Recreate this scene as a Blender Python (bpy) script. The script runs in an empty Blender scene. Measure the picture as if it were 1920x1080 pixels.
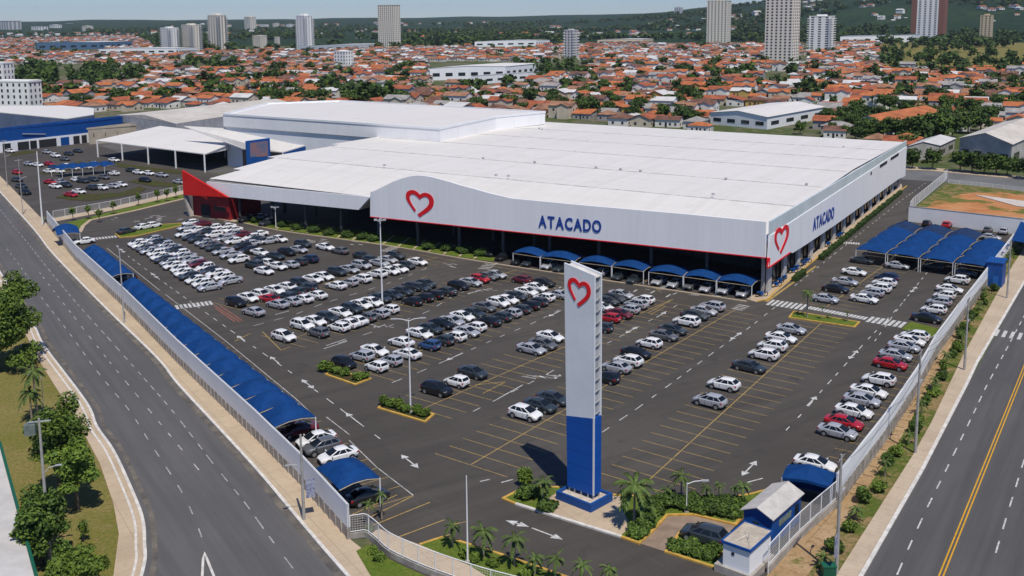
import bpy, bmesh, math, random
from mathutils import Vector, Matrix
import numpy as np
R = math.radians
S = bpy.context.scene
COL = S.collection
random.seed(7)
# ------------------------------------------------------------------ camera
FPX, CAMH, HY, ROLL, CYP = 1893.0, 48.0, 33.0, -0.008, 320.0
_p = math.atan((CYP - HY) / FPX)
_f = Vector((0, math.cos(_p), -math.sin(_p)))
_u = Vector((0, math.sin(_p), math.cos(_p)))
_c, _s = math.cos(ROLL), math.sin(ROLL)
_r = Vector((1, 0, 0)) * _c + _u * _s
_d = Vector((1, 0, 0)) * _s - _u * _c
EYE = Vector((0, 0, CAMH))
cam = bpy.data.cameras.new("camera")
cam.sensor_width = 36.0
cam.lens = 36.0 * FPX / 1920.0
cam.shift_y = -(540.0 - CYP) / 1920.0
cam.clip_start = 1.0
cam.clip_end = 40000.0
camo = bpy.data.objects.new("camera", cam)
COL.objects.link(camo)
camo.matrix_world = Matrix(((_r.x, -_d.x, -_f.x, 0), (_r.y, -_d.y, -_f.y, 0), (_r.z, -_d.z, -_f.z, CAMH), (0, 0, 0, 1)))
S.camera = camo
S.render.resolution_x, S.render.resolution_y = 1024, 576
# ------------------------------------------------------------------ sky and sun
SUN_EL, SUN_AZ = 62.0, -70.0           # towards the sun: azimuth counted from +X, counter-clockwise
W_ = bpy.data.worlds.new("World"); S.world = W_; W_.use_nodes = True
nt = W_.node_tree; nt.nodes.clear()
sky = nt.nodes.new("ShaderNodeTexSky"); sky.sky_type = 'NISHITA'; sky.sun_disc = False
sky.sun_elevation = R(SUN_EL); sky.sun_rotation = R(90.0 - SUN_AZ)
sky.altitude = 0; sky.air_density = 1.0; sky.dust_density = 0.0; sky.ozone_density = 4.0
bg = nt.nodes.new("ShaderNodeBackground"); bg.inputs[1].default_value = 0.085
ow = nt.nodes.new("ShaderNodeOutputWorld")
tint = nt.nodes.new('ShaderNodeMix'); tint.data_type = 'RGBA'; tint.blend_type = 'MULTIPLY'; tint.inputs[0].default_value = 1.0; tint.inputs[7].default_value = (.60, .76, 1.10, 1)
nt.links.new(sky.outputs[0], tint.inputs[6]); nt.links.new(tint.outputs[2], bg.inputs[0]); nt.links.new(bg.outputs[0], ow.inputs[0])
sun = bpy.data.lights.new("sun", 'SUN'); sun.energy = 3.9; sun.angle = R(0.5); sun.color = (1.0, 0.94, 0.84)
suno = bpy.data.objects.new("sun", sun); COL.objects.link(suno)
sv = Vector((math.cos(R(SUN_AZ)) * math.cos(R(SUN_EL)), math.sin(R(SUN_AZ)) * math.cos(R(SUN_EL)), math.sin(R(SUN_EL))))
suno.rotation_euler = sv.to_track_quat('Z', 'Y').to_euler()
suno.location = (0, 0, 120)
S.view_settings.view_transform = 'Standard'; S.view_settings.look = 'None'
S.view_settings.exposure = 0.0; S.view_settings.gamma = 1.0; S.view_settings.use_curve_mapping = False
S.render.engine = 'CYCLES'
S.cycles.max_bounces = 6; S.cycles.transparent_max_bounces = 6; S.cycles.caustics_reflective = False; S.cycles.caustics_refractive = False

# ------------------------------------------------------------------ helpers
def ray(x, y): return _f + _r * ((x - 960) / FPX) + _d * ((y - CYP) / FPX)
def at(x, y, z=0.0):
    "surveyed photo position -> point of the place at height z"
    d = ray(x, y); return EYE + d * ((z - CAMH) / d.z)
def proj(p):
    v = Vector(p) - EYE; w = v.dot(_f); return 960 + FPX * v.dot(_r) / w, CYP + FPX * v.dot(_d) / w, w
def on_plane(x, y, O, d):
    n = Vector((-d.y, d.x, 0)); r = ray(x, y); return EYE + r * ((O - EYE).dot(n) / r.dot(n))
def top_of(x, y, yt):
    b = at(x, y); lo, hi = 0.0, 400.0
    for _ in range(40):
        m = (lo + hi) / 2
        if proj(b + Vector((0, 0, m)))[1] > yt: lo = m
        else: hi = m
    return lo
def vaz(a): return Vector((math.cos(R(a)), math.sin(R(a)), 0))

class MB:
    def __init__(s): s.v = []; s.f = []; s.m = []
    def face(s, pts, m=0):
        b = len(s.v); s.v += [tuple(p) for p in pts]; s.f.append(tuple(range(b, b + len(pts)))); s.m.append(m)
    def mesh(s, vs, fs, m=0):
        b = len(s.v); s.v += [tuple(p) for p in vs]
        for f in fs: s.f.append(tuple(i + b for i in f)); s.m.append(m)
    def prism(s, pts, z0, z1, m=0, mt=None, bottom=True):
        n = len(pts); lo = [Vector((p[0], p[1], z0)) for p in pts]; hi = [Vector((p[0], p[1], z1)) for p in pts]
        a = sum(pts[i][0] * pts[(i + 1) % n][1] - pts[(i + 1) % n][0] * pts[i][1] for i in range(n))
        if a < 0: lo.reverse(); hi.reverse()
        b = len(s.v); s.v += [tuple(p) for p in lo + hi]
        for i in range(n):
            j = (i + 1) % n; s.f.append((b + i, b + j, b + n + j, b + n + i)); s.m.append(m)
        s.f.append(tuple(b + n + i for i in range(n))); s.m.append(m if mt is None else mt)
        if bottom: s.f.append(tuple(b + i for i in reversed(range(n)))); s.m.append(m)
    def box(s, c, sx, sy, sz, rot=0.0, m=0, base=False):
        c = Vector(c); ca, sa = math.cos(rot), math.sin(rot)
        z0, z1 = (c.z, c.z + sz) if base else (c.z - sz / 2, c.z + sz / 2)
        pts = [(c.x + ca * x - sa * y, c.y + sa * x + ca * y) for x, y in ((-sx/2, -sy/2), (sx/2, -sy/2), (sx/2, sy/2), (-sx/2, sy/2))]
        s.prism(pts, z0, z1, m)
    def tube(s, path, r, n=8, m=0, r1=None, cap=True):
        path = [Vector(p) for p in path]; k = len(path); b = len(s.v)
        for i, p in enumerate(path):
            t = (path[min(i + 1, k - 1)] - path[max(i - 1, 0)]).normalized()
            a = t.cross(Vector((0, 0, 1)))
            if a.length < 1e-3: a = Vector((1, 0, 0))
            a.normalize(); c = t.cross(a)
            rr = r if r1 is None else r + (r1 - r) * i / max(1, k - 1)
            for j in range(n):
                q = 2 * math.pi * j / n; s.v.append(tuple(p + (a * math.cos(q) + c * math.sin(q)) * rr))
        for i in range(k - 1):
            for j in range(n):
                s.f.append((b + i*n + j, b + i*n + (j+1) % n, b + (i+1)*n + (j+1) % n, b + (i+1)*n + j)); s.m.append(m)
        if cap:
            s.f.append(tuple(b + j for j in reversed(range(n)))); s.m.append(m)
            s.f.append(tuple(b + (k-1)*n + j for j in range(n))); s.m.append(m)
    def bar(s, a, b, w, h=None, m=0):
        "square bar between two points"
        a, b = Vector(a), Vector(b); h = h or w; t = (b - a).normalized()
        x = t.cross(Vector((0, 0, 1)))
        if x.length < 1e-3: x = Vector((1, 0, 0))
        x.normalize(); y = x.cross(t)
        vs = [p + x * (w/2*i) + y * (h/2*j) for p in (a, b) for i, j in ((-1, -1), (1, -1), (1, 1), (-1, 1))]
        s.mesh(vs, [(0,1,5,4),(1,2,6,5),(2,3,7,6),(3,0,4,7),(3,2,1,0),(4,5,6,7)], m)
    def data(s, name, mats, smooth=None):
        me = bpy.data.meshes.new(name); me.from_pydata(s.v, [], s.f)
        for x in (mats if isinstance(mats, (list, tuple)) else [mats]): me.materials.append(x)
        if any(s.m): me.polygons.foreach_set('material_index', s.m)
        if smooth is not None:
            me.shade_smooth(); 
            if smooth: me.set_sharp_from_angle(angle=R(smooth))
        me.update(); return me
    def build(s, name, mats, parent=None, smooth=None, loc=None):
        o = bpy.data.objects.new(name, s.data(name, mats, smooth)); COL.objects.link(o)
        if parent: o.parent = parent
        if loc is not None: o.location = loc
        return o
def tag(o, label=None, cat=None, group=None, kind=None):
    if label: o['label'] = label
    if cat: o['category'] = cat
    if group: o['group'] = group
    if kind: o['kind'] = kind
    return o
def thing(name, label, cat, loc=(0, 0, 0), rz=0.0, group=None):
    o = bpy.data.objects.new(name, None); COL.objects.link(o); o.location = loc; o.rotation_euler = (0, 0, rz)
    o.empty_display_size = 0.2
    return tag(o, label, cat, group)
def inst(name, me, parent=None, loc=(0, 0, 0), rz=0.0, sc=None):
    o = bpy.data.objects.new(name, me); COL.objects.link(o); o.location = loc; o.rotation_euler = (0, 0, rz)
    if sc is not None: o.scale = sc if isinstance(sc, tuple) else (sc, sc, sc)
    if parent: o.parent = parent
    return o
def ordn(n):
    w = ['first','second','third','fourth','fifth','sixth','seventh','eighth','ninth','tenth','eleventh','twelfth']
    return w[n-1] if n <= 12 else '%d%s' % (n, 'th' if 10 <= n % 100 <= 20 else {1:'st',2:'nd',3:'rd'}.get(n % 10, 'th'))
def setpaint(o, m, slot=0):
    o.material_slots[slot].link = 'OBJECT'; o.material_slots[slot].material = m

# ------------------------------------------------------------------ materials
MATS = {}
def mat(name, col, rough=0.8, spec=0.3, metal=0.0, noise=None, bump=None, coat=0.0, col2=None, rand=0.0):
    "principled with an optional two colour noise mottling: noise=(scale, amount[, detail])"
    if name in MATS: return MATS[name]
    m = bpy.data.materials.new(name); m.use_nodes = True; n = m.node_tree; b = n.nodes['Principled BSDF']
    b.inputs['Base Color'].default_value = (*col, 1); b.inputs['Roughness'].default_value = rough
    b.inputs['Specular IOR Level'].default_value = spec; b.inputs['Metallic'].default_value = metal
    b.inputs['Coat Weight'].default_value = coat
    out = None
    if noise:
        g = n.nodes.new('ShaderNodeNewGeometry'); t = n.nodes.new('ShaderNodeTexNoise')
        t.inputs['Scale'].default_value = noise[0]; t.inputs['Detail'].default_value = noise[2] if len(noise) > 2 else 5
        t.inputs['Roughness'].default_value = 0.65
        n.links.new(g.outputs['Position'], t.inputs['Vector'])
        mp = n.nodes.new('ShaderNodeMapRange'); mp.inputs[1].default_value = 0.35; mp.inputs[2].default_value = 0.65
        n.links.new(t.outputs[0], mp.inputs[0])
        mx = n.nodes.new('ShaderNodeMix'); mx.data_type = 'RGBA'
        a = noise[1]; c2 = col2 or tuple(max(0, c * (1 - a)) for c in col); c1 = col if col2 else tuple(min(1, c * (1 + a)) for c in col)
        mx.inputs[6].default_value = (*c1, 1); mx.inputs[7].default_value = (*c2, 1)
        n.links.new(mp.outputs[0], mx.inputs[0]); out = mx.outputs[2]
    if rand:
        oi = n.nodes.new('ShaderNodeObjectInfo'); hs = n.nodes.new('ShaderNodeHueSaturation')
        mp = n.nodes.new('ShaderNodeMapRange'); mp.inputs[3].default_value = 1 - rand; mp.inputs[4].default_value = 1 + rand
        n.links.new(oi.outputs['Random'], mp.inputs[0]); n.links.new(mp.outputs[0], hs.inputs['Value'])
        if out: n.links.new(out, hs.inputs['Color'])
        else: hs.inputs['Color'].default_value = (*col, 1)
        out = hs.outputs[0]
    if out: n.links.new(out, b.inputs['Base Color'])
    if bump:
        t2 = n.nodes.new('ShaderNodeTexNoise'); t2.inputs['Scale'].default_value = bump[0]; t2.inputs['Detail'].default_value = 4
        g2 = n.nodes.new('ShaderNodeNewGeometry'); n.links.new(g2.outputs['Position'], t2.inputs['Vector'])
        bp = n.nodes.new('ShaderNodeBump'); bp.inputs['Distance'].default_value = bump[1]
        n.links.new(t2.outputs[0], bp.inputs['Height']); n.links.new(bp.outputs[0], b.inputs['Normal'])
    MATS[name] = m; return m
def layered(name, base, layers, rough=0.9, spec=0.2, rot=0.0, bump=None):
    "ground material: base colour, then (kind, scale(x,y,z), lo, hi, colour, strength) layers"
    m = bpy.data.materials.new(name); m.use_nodes = True; n = m.node_tree; b = n.nodes['Principled BSDF']
    b.inputs['Roughness'].default_value = rough; b.inputs['Specular IOR Level'].default_value = spec
    g = n.nodes.new('ShaderNodeNewGeometry'); cur = None
    for kind, sc, lo, hi, colr, st in layers:
        mpg = n.nodes.new('ShaderNodeMapping'); mpg.inputs['Rotation'].default_value = (0, 0, rot)
        mpg.vector_type = 'TEXTURE' if rot else 'POINT'
        n.links.new(g.outputs['Position'], mpg.inputs['Vector'])
        sl = n.nodes.new('ShaderNodeVectorMath'); sl.operation = 'MULTIPLY'; sl.inputs[1].default_value = sc
        n.links.new(mpg.outputs[0], sl.inputs[0])
        if kind == 'noise':
            t = n.nodes.new('ShaderNodeTexNoise'); t.inputs['Scale'].default_value = 1; t.inputs['Detail'].default_value = 6; t.inputs['Roughness'].default_value = 0.62
            n.links.new(sl.outputs[0], t.inputs['Vector']); o = t.outputs[0]
        elif kind == 'vor':
            t = n.nodes.new('ShaderNodeTexVoronoi'); t.inputs['Scale'].default_value = 1; t.feature = 'DISTANCE_TO_EDGE'
            n.links.new(sl.outputs[0], t.inputs['Vector']); o = t.outputs[0]
        elif kind == 'wave':
            t = n.nodes.new('ShaderNodeTexWave'); t.inputs['Scale'].default_value = 1; t.inputs['Distortion'].default_value = 0.0; t.bands_direction = 'X' if sc[0] else 'Y' if sc[1] else 'Z'
            n.links.new(sl.outputs[0], t.inputs['Vector']); o = t.outputs['Fac']
        elif kind == 'brick':
            t = n.nodes.new('ShaderNodeTexBrick'); t.inputs['Scale'].default_value = 1; t.inputs['Mortar Size'].default_value = 0.012
            t.inputs['Color1'].default_value = (0, 0, 0, 1); t.inputs['Color2'].default_value = (0, 0, 0, 1); t.inputs['Mortar'].default_value = (1, 1, 1, 1)
            t.offset = 0.0
            t.inputs['Brick Width'].default_value = 1.0; t.inputs['Row Height'].default_value = 1.0
            n.links.new(sl.outputs[0], t.inputs['Vector']); o = t.outputs['Color']
        mp = n.nodes.new('ShaderNodeMapRange'); mp.inputs[1].default_value = lo; mp.inputs[2].default_value = hi; mp.inputs[4].default_value = st
        n.links.new(o, mp.inputs[0])
        mx = n.nodes.new('ShaderNodeMix'); mx.data_type = 'RGBA'
        if cur is None: mx.inputs[6].default_value = (*base, 1)
        else: n.links.new(cur, mx.inputs[6])
        mx.inputs[7].default_value = (*colr, 1); n.links.new(mp.outputs[0], mx.inputs[0]); cur = mx.outputs[2]
    n.links.new(cur, b.inputs['Base Color'])
    if bump:
        t2 = n.nodes.new('ShaderNodeTexNoise'); t2.inputs['Scale'].default_value = bump[0]; t2.inputs['Detail'].default_value = 4
        n.links.new(g.outputs['Position'], t2.inputs['Vector'])
        bp = n.nodes.new('ShaderNodeBump'); bp.inputs['Distance'].default_value = bump[1]
        n.links.new(t2.outputs[0], bp.inputs['Height']); n.links.new(bp.outputs[0], b.inputs['Normal'])
    MATS[name] = m; return m
AZ_U, AZ_W = -32.6, 59.2       # along the store front (to the right), along its side (away)
ASPH = layered('asphalt_lot', (.062, .054, .046), [('noise', (.05, .05, .05), .4, .62, (.085, .075, .064), 1), ('noise', (.5, .035, .3), .45, .7, (.044, .039, .034), .75), ('noise', (9, 9, 9), .4, .7, (.095, .088, .08), .45), ('noise', (.22, .22, .22), .60, .70, (.036, .034, .032), .6), ('noise', (1.1, 1.1, 1.1), .67, .74, (.026, .025, .024), .65), ('noise', (.09, .6, .3), .62, .72, (.105, .094, .08), .5)], .85, .25, R(-57), (14, .01))
ROADL = layered('asphalt_road_west', (0.099, 0.096, 0.096), [('noise', (.04, .04, .04), .4, .65, (0.125, 0.120, 0.115), 1), ('noise', (.03, .9, .3), .4, .7, (0.075, 0.072, 0.073), .8), ('noise', (8, 8, 8), .4, .7, (0.149, 0.142, 0.134), .4), ('noise', (.5, .5, .5), .66, .74, (0.179, 0.152, 0.127), .5)], .85, .25, R(-57), (14, .01))
ROADR = layered('asphalt_road_east', (0.084, 0.081, 0.081), [('noise', (.04, .04, .04), .4, .65, (0.107, 0.102, 0.098), 1), ('noise', (.03, .9, .3), .4, .7, (0.061, 0.059, 0.060), .85), ('noise', (8, 8, 8), .4, .7, (0.130, 0.123, 0.115), .4)], .85, .25, R(57), (14, .01))
WALK = layered('sidewalk_concrete', (0.520, 0.410, 0.284), [('noise', (.15, .15, .15), .4, .65, (0.437, 0.340, 0.234), 1), ('noise', (1.6, 1.6, 1.6), .5, .72, (0.354, 0.280, 0.198), .5), ('brick', (.5, .33, 1), .3, .7, (0.312, 0.250, 0.171), .75)], .9, .2, R(-57))
WALKR = layered('sidewalk_concrete_east', (0.520, 0.420, 0.308), [('noise', (.15, .15, .15), .4, .65, (0.437, 0.345, 0.248), 1), ('noise', (1.6, 1.6, 1.6), .5, .72, (0.354, 0.280, 0.202), .5), ('brick', (.36, .5, 1), .3, .7, (0.312, 0.250, 0.184), .75)], .9, .2, R(56.5))
GRASS = layered('grass', (.20, .17, .045), [('noise', (.12, .12, .12), .42, .6, (.26, .20, .075), 1), ('noise', (.5, .5, .5), .55, .68, (.27, .19, .085), .8), ('noise', (3, 3, 3), .4, .65, (.075, .11, .018), .7)], .95, .1, 0, (5, .08))
LAWN = layered('lawn', (.11, .16, .022), [('noise', (.5, .5, .5), .42, .65, (.16, .19, .035), 1), ('noise', (4, 4, 4), .42, .65, (.06, .10, .013), .8), ('noise', (.8, .8, .8), .62, .7, (.20, .15, .06), .5)], .95, .1, 0, (5, .08))
DIRT = layered('dirt', (.36, .235, .12), [('noise', (.3, .3, .3), .4, .65, (.44, .31, .18), 1), ('noise', (1.4, 1.4, 1.4), .5, .65, (.24, .16, .075), .8), ('noise', (.45, .45, .45), .6, .7, (.12, .13, .03), .9), ('noise', (6, 6, 6), .6, .72, (.5, .42, .32), .6)], .95, .1, 0, (4, .12))
REDDIRT = layered('red_dirt', (.42, .17, .065), [('noise', (.12, .12, .12), .4, .6, (.50, .25, .11), 1), ('noise', (.08, .08, .08), .54, .6, (.11, .14, .03), .95), ('noise', (1, 1, 1), .5, .7, (.30, .13, .05), .7)], .95, .1)
WHITE = mat('white_paint', (.80, .81, .82), .55, .3, noise=(.35, .035))
ROOFW = layered('white_roof_sheet', (.725, .695, .65), [('noise', (.5, .02, .1), .42, .7, (.655, .625, .58), .9), ('noise', (.02, .5, .1), .5, .75, (.62, .59, .545), .6), ('noise', (.25, .25, .25), .58, .75, (.56, .53, .485), .6), ('wave', (.3, 0.0, 0), .2, .8, (.66, .635, .595), .3)], .6, .3, R(-33))
PANEL = layered('white_cladding', (.89, .885, .88), [('noise', (.3, .3, .05), .4, .7, (.82, .815, .81), .8), ('wave', (.2, 0, 0), .95, .995, (.70, .715, .73), .2), ('noise', (1.5, 1.5, .06), .55, .75, (.77, .765, .76), .4)], .5, .35, R(-32.6))
PANELR = layered('white_cladding_side', (.88, .875, .87), [('noise', (.3, .3, .05), .4, .7, (.81, .805, .80), .8), ('wave', (.16, 0, 0), .94, .995, (.66, .68, .7), .4)], .5, .35, R(59.3))
CONC = mat('concrete', (.36, .33, .29), .9, .2, noise=(.7, .22))
CONCD = mat('concrete_stained', (.24, .215, .185), .9, .2, noise=(.5, .3))
KERB = mat('kerb_white', (.62, .59, .54), .85, .2, noise=(1.2, .18))
KERBY = mat('kerb_yellow', (.52, .32, .07), .8, .2, noise=(1.5, .2))
MARK = mat('road_marking_white', (.50, .50, .48), .8, .2, noise=(2.5, .35))
MARKW = mat('road_marking_worn', (.40, .39, .37), .85, .2, noise=(1.5, .45))
MARKY = mat('road_marking_yellow', (.47, .32, .095), .85, .2, noise=(1.3, .45), col2=(.24, .175, .075))
MARKR = mat('road_marking_red', (.35, .12, .08), .85, .2, noise=(1.5, .3))
BLUE = mat('blue_paint', (.004, .066, .27), .55, .35, noise=(.6, .1))
BLUEF = mat('blue_fabric', (.002, .042, .165), .8, .2, noise=(.8, .16))
BLUEF2 = mat('blue_fabric_faded', (.014, .034, .092), .85, .2, noise=(.8, .2))
RED = mat('red_paint', (.62, .012, .010), .45, .35, noise=(.5, .08))
REDD = mat('red_dark', (.26, .015, .02), .6, .3, noise=(.5, .15))
SIGNRED = mat('sign_red', (.78, .012, .020), .45, .35)
SIGNBLUE = mat('sign_blue', (.012, .055, .30), .45, .35)
STEEL = mat('galvanised_steel', (.50, .50, .50), .5, .5, .3, noise=(2, .15))
WSTEEL = mat('white_steel', (.74, .74, .73), .5, .4, noise=(2, .06))
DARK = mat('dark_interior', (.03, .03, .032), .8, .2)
GLASS = mat('dark_glass', (.018, .024, .028), .08, .6)
TAN = mat('tan_steel', (.40, .34, .25), .7, .3, noise=(1.5, .2))
TRUNK = mat('bark', (.16, .12, .085), .95, .1, noise=(5, .35))
PTRUNK = mat('palm_bark', (.27, .23, .18), .95, .1, noise=(6, .3))
def leafmat(name, c, c2, sc=1.2):
    m = mat(name, c, .65, .25, noise=(sc, .3), col2=c2, rand=.22)
    b = m.node_tree.nodes['Principled BSDF']; b.inputs['Subsurface Weight'].default_value = 0.0
    return m
LEAF = leafmat('leaves_green', (.115, .180, .026), (.045, .090, .012))
LEAFD = leafmat('leaves_dark', (.060, .105, .020), (.026, .052, .010))
LEAFY = leafmat('leaves_bright', (.17, .235, .030), (.075, .13, .014), 2.0)
LEAFP = leafmat('palm_leaves', (.12, .17, .040), (.05, .09, .018), 2.0)
# ------------------------------------------------------------------ ground, roads, markings
def A(pts, z=0.0): return [at(x, y, z) for x, y in pts]
def struct(o): o['kind'] = 'structure'; return o
def sheet(name, pts, z, m, world=False):
    b = MB(); P = pts if world else A(pts); P = [Vector((p[0], p[1], z)) for p in P]
    a = sum(P[i].x * P[(i+1) % len(P)].y - P[(i+1) % len(P)].x * P[i].y for i in range(len(P)))
    if a < 0: P.reverse()
    b.face(P); return struct(b.build(name, m))
def slab(name, pts, z1, m, world=False, z0=-.3):
    b = MB(); P = pts if world else A(pts); b.prism([(p[0], p[1]) for p in P], z0, z1, 0, bottom=False)
    return struct(b.build(name, m))
def offs(path, d, closed=False):
    n = len(path); out = []
    for i in range(n):
        a = path[(i - 1) % n] if closed or i > 0 else None; c = path[(i + 1) % n] if closed or i < n - 1 else None
        p = path[i]; t1 = (p - a).normalized() if a is not None else None; t2 = (c - p).normalized() if c is not None else None
        if t1 is None: t1 = t2
        if t2 is None: t2 = t1
        t = (t1 + t2).normalized(); nn = Vector((-t.y, t.x, 0)); k = nn.dot(Vector((-t1.y, t1.x, 0)))
        out.append(p + nn * (d / max(.35, k)))
    return out
def flat(path): return [Vector((p[0], p[1], 0)) for p in path]
def ribbon(b, path, w, z0, z1=None, m=0, closed=False, solid=True):
    "mitred strip along a path; a solid kerb when z1 is given"
    path = flat(path); L = offs(path, w / 2, closed); Rr = offs(path, -w / 2, closed); n = len(path)
    zt = z0 if z1 is None else z1
    for i in range(n if closed else n - 1):
        j = (i + 1) % n
        q = [Vector((p.x, p.y, zt)) for p in (Rr[i], Rr[j], L[j], L[i])]; b.face(q, m)
        if z1 is not None:
            for s0, s1 in ((Rr[i], Rr[j]), (L[j], L[i])):
                b.face([(s0.x, s0.y, z0), (s1.x, s1.y, z0), (s1.x, s1.y, z1), (s0.x, s0.y, z1)], m)
    if z1 is not None and not closed:
        for s0, s1 in ((L[0], Rr[0]), (Rr[-1], L[-1])):
            b.face([(s0.x, s0.y, z0), (s1.x, s1.y, z0), (s1.x, s1.y, z1), (s0.x, s0.y, z1)], m)
def walk_path(path, step):
    "points and tangents along a polyline every step metres"
    out = []; path = flat(path); d = 0.0; nxt = 0.0
    for a, c in zip(path, path[1:]):
        L = (c - a).length; t = (c - a) / L
        while nxt <= d + L: out.append((a + t * (nxt - d), t)); nxt += step
        d += L
    return out
def plen(path): path = flat(path); return sum((c - a).length for a, c in zip(path, path[1:]))
def smooth_path(path, k=5):
    path = flat(path); out = []
    P = [path[0] * 2 - path[1]] + path + [path[-1] * 2 - path[-2]]
    for i in range(1, len(P) - 2):
        p0, p1, p2, p3 = P[i-1:i+3]
        for j in range(k):
            t = j / k
            out.append(0.5 * ((2*p1) + (p2-p0)*t + (2*p0-5*p1+4*p2-p3)*t*t + (3*p1-p0-3*p2+p3)*t**3))
    out.append(path[-1]); return out
def dashes(b, path, on, off, w, z, m=0, jit=0.0):
    path = flat(path); tot = plen(path); s = 0.0
    def pt(d):
        for a, c in zip(path, path[1:]):
            L = (c - a).length
            if d <= L: return a + (c - a) * (d / L), (c - a) / L
            d -= L
        return path[-1], (path[-1] - path[-2]).normalized()
    while s + on < tot:
        l = on * (1 + random.uniform(-jit, jit)); p, t = pt(s); q, _ = pt(min(tot, s + l)); n = Vector((-t.y, t.x, 0)) * (w / 2)
        b.face([Vector((v.x, v.y, z)) for v in (p - n, q - n, q + n, p + n)], m); s += l + off * (1 + random.uniform(-jit, jit))
def line(b, p, q, w, z, m=0):
    p, q = flat([p, q]); t = (q - p).normalized(); n = Vector((-t.y, t.x, 0)) * (w / 2)
    b.face([Vector((v.x, v.y, z)) for v in (p - n, q - n, q + n, p + n)], m)

# terrain: the town stands on level ground, hills rise beyond it
def hill(x, y):
    r = math.hypot(x, y); th = math.degrees(math.atan2(x, y))
    A_ = np.interp(th, [-180, -60, -30, -10, 3, 8, 12, 17, 26, 40, 70, 180], [40, 40, 46, 46, 54, 66, 92, 124, 140, 140, 60, 40])
    r0 = np.interp(th, [-30, 3, 12, 20], [3400, 3000, 2100, 1900]); r1 = np.interp(th, [-30, 3, 12, 20], [7500, 6500, 4600, 3900])
    t = min(1, max(0, (r - r0) / (r1 - r0))); t = t * t * (3 - 2 * t)
    wob = math.sin(x * .0021 + 1.3) * math.cos(y * .0017) + .6 * math.sin(x * .0052 + y * .0031) + .35 * math.sin(x * .011 - y * .007)
    return t * (A_ + 9 * wob) 
HILLM = layered('hill_woods', (.020, .042, .022), [('noise', (.004, .004, .004), .42, .58, (.032, .058, .024), 1), ('noise', (.009, .009, .009), .58, .66, (.065, .090, .036), .8), ('noise', (.05, .05, .05), .45, .6, (.012, .026, .013), .8), ('noise', (.03, .03, .03), .68, .73, (.14, .12, .09), .4)], .95, .05)
TOWNM = layered('town_ground', (.16, .14, .105), [('noise', (.02, .02, .02), .40, .55, (.075, .10, .032), 1), ('noise', (.09, .09, .09), .5, .62, (.055, .085, .022), 1), ('noise', (.2, .2, .2), .55, .66, (.30, .22, .15), .6)], .95, .1)
def polar(name, rs, m, fn, skirt=None):
    b = MB(); N = 144
    for r in rs:
        for k in range(N):
            a = 2 * math.pi * k / N; x, y = r * math.sin(a), r * math.cos(a); b.v.append((x, y, fn(x, y)))
    for i in range(len(rs) - 1):
        for k in range(N):
            j = (k + 1) % N; b.f.append((i*N + k, (i+1)*N + k, (i+1)*N + j, i*N + j)); b.m.append(0)
    return struct(b.build(name, m, smooth=0))
b = MB(); N = 96; b.v = [(1900 * math.sin(2*math.pi*k/N), 1900 * math.cos(2*math.pi*k/N), 0) for k in range(N)]; b.f = [tuple(reversed(range(N)))]; b.m = [0]
struct(b.build('ground', TOWNM))
polar('hills', [1895, 2300, 2700, 3100, 3500, 3900, 4400, 5000, 5700, 6500, 7500, 9000, 11000], HILLM, lambda x, y: hill(x, y) - .05)

VERGEM = layered('verge_grass', (.10, .13, .025), [('noise', (.35, .35, .35), .46, .58, (.30, .20, .10), 1), ('noise', (2.5, 2.5, 2.5), .42, .65, (.055, .085, .014), .75), ('noise', (.9, .9, .9), .6, .7, (.36, .26, .15), .6)], .95, .1, 0, (5, .08))
# surveyed lines
WALL_W = A([(655, 1012), (563, 907), (480, 822), (333, 680), (230, 573), (143, 490), (90, 423)])
KERB_W = smooth_path(A([(760, 1200), (640, 1067), (565, 980), (487, 887), (412, 805), (333, 720), (293, 670), (197, 577), (100, 477), (63, 430), (0, 360)]) + [at(0, 360) + (at(0, 360) - at(63, 430)).normalized() * 160])
KERB_V = smooth_path([at(267, 1075) + Vector((2.5, -14, 0))] + A([(267, 1075), (271, 1020), (267, 973), (247, 920), (213, 847), (181, 800), (160, 753), (83, 650), (60, 605), (0, 511)]) + [at(0, 511) + (at(0, 511) - at(83, 650)).normalized() * 230])
VERGE = [at(222, 1000) + Vector((2, -18, 0))] + A([(213, 1080), (223, 1003), (213, 947), (187, 870), (143, 787), (100, 720), (70, 672), (51, 633)]) + [at(51, 633) + (at(51, 633) - at(100, 720)).normalized() * 240]
WALL_E = A([(1440, 1076), (1500, 1010), (1567, 950), (1657, 830), (1717, 737), (1753, 670), (1793, 613), (1853, 532), (1898, 470)])
KERB_E = [at(1615, 1080) + Vector((-9, -14, 0))] + A([(1615, 1080), (1730, 880), (1813, 720), (1832, 680), (1920, 530)]) + [at(1920, 530) + vaz(57) * 150]
WALK_E = [at(1573, 1073) + Vector((-9, -14, 0))] + A([(1573, 1073), (1713, 853), (1747, 792), (1803, 673), (1893, 508)]) + [at(1893, 508) + vaz(57) * 150]

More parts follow.
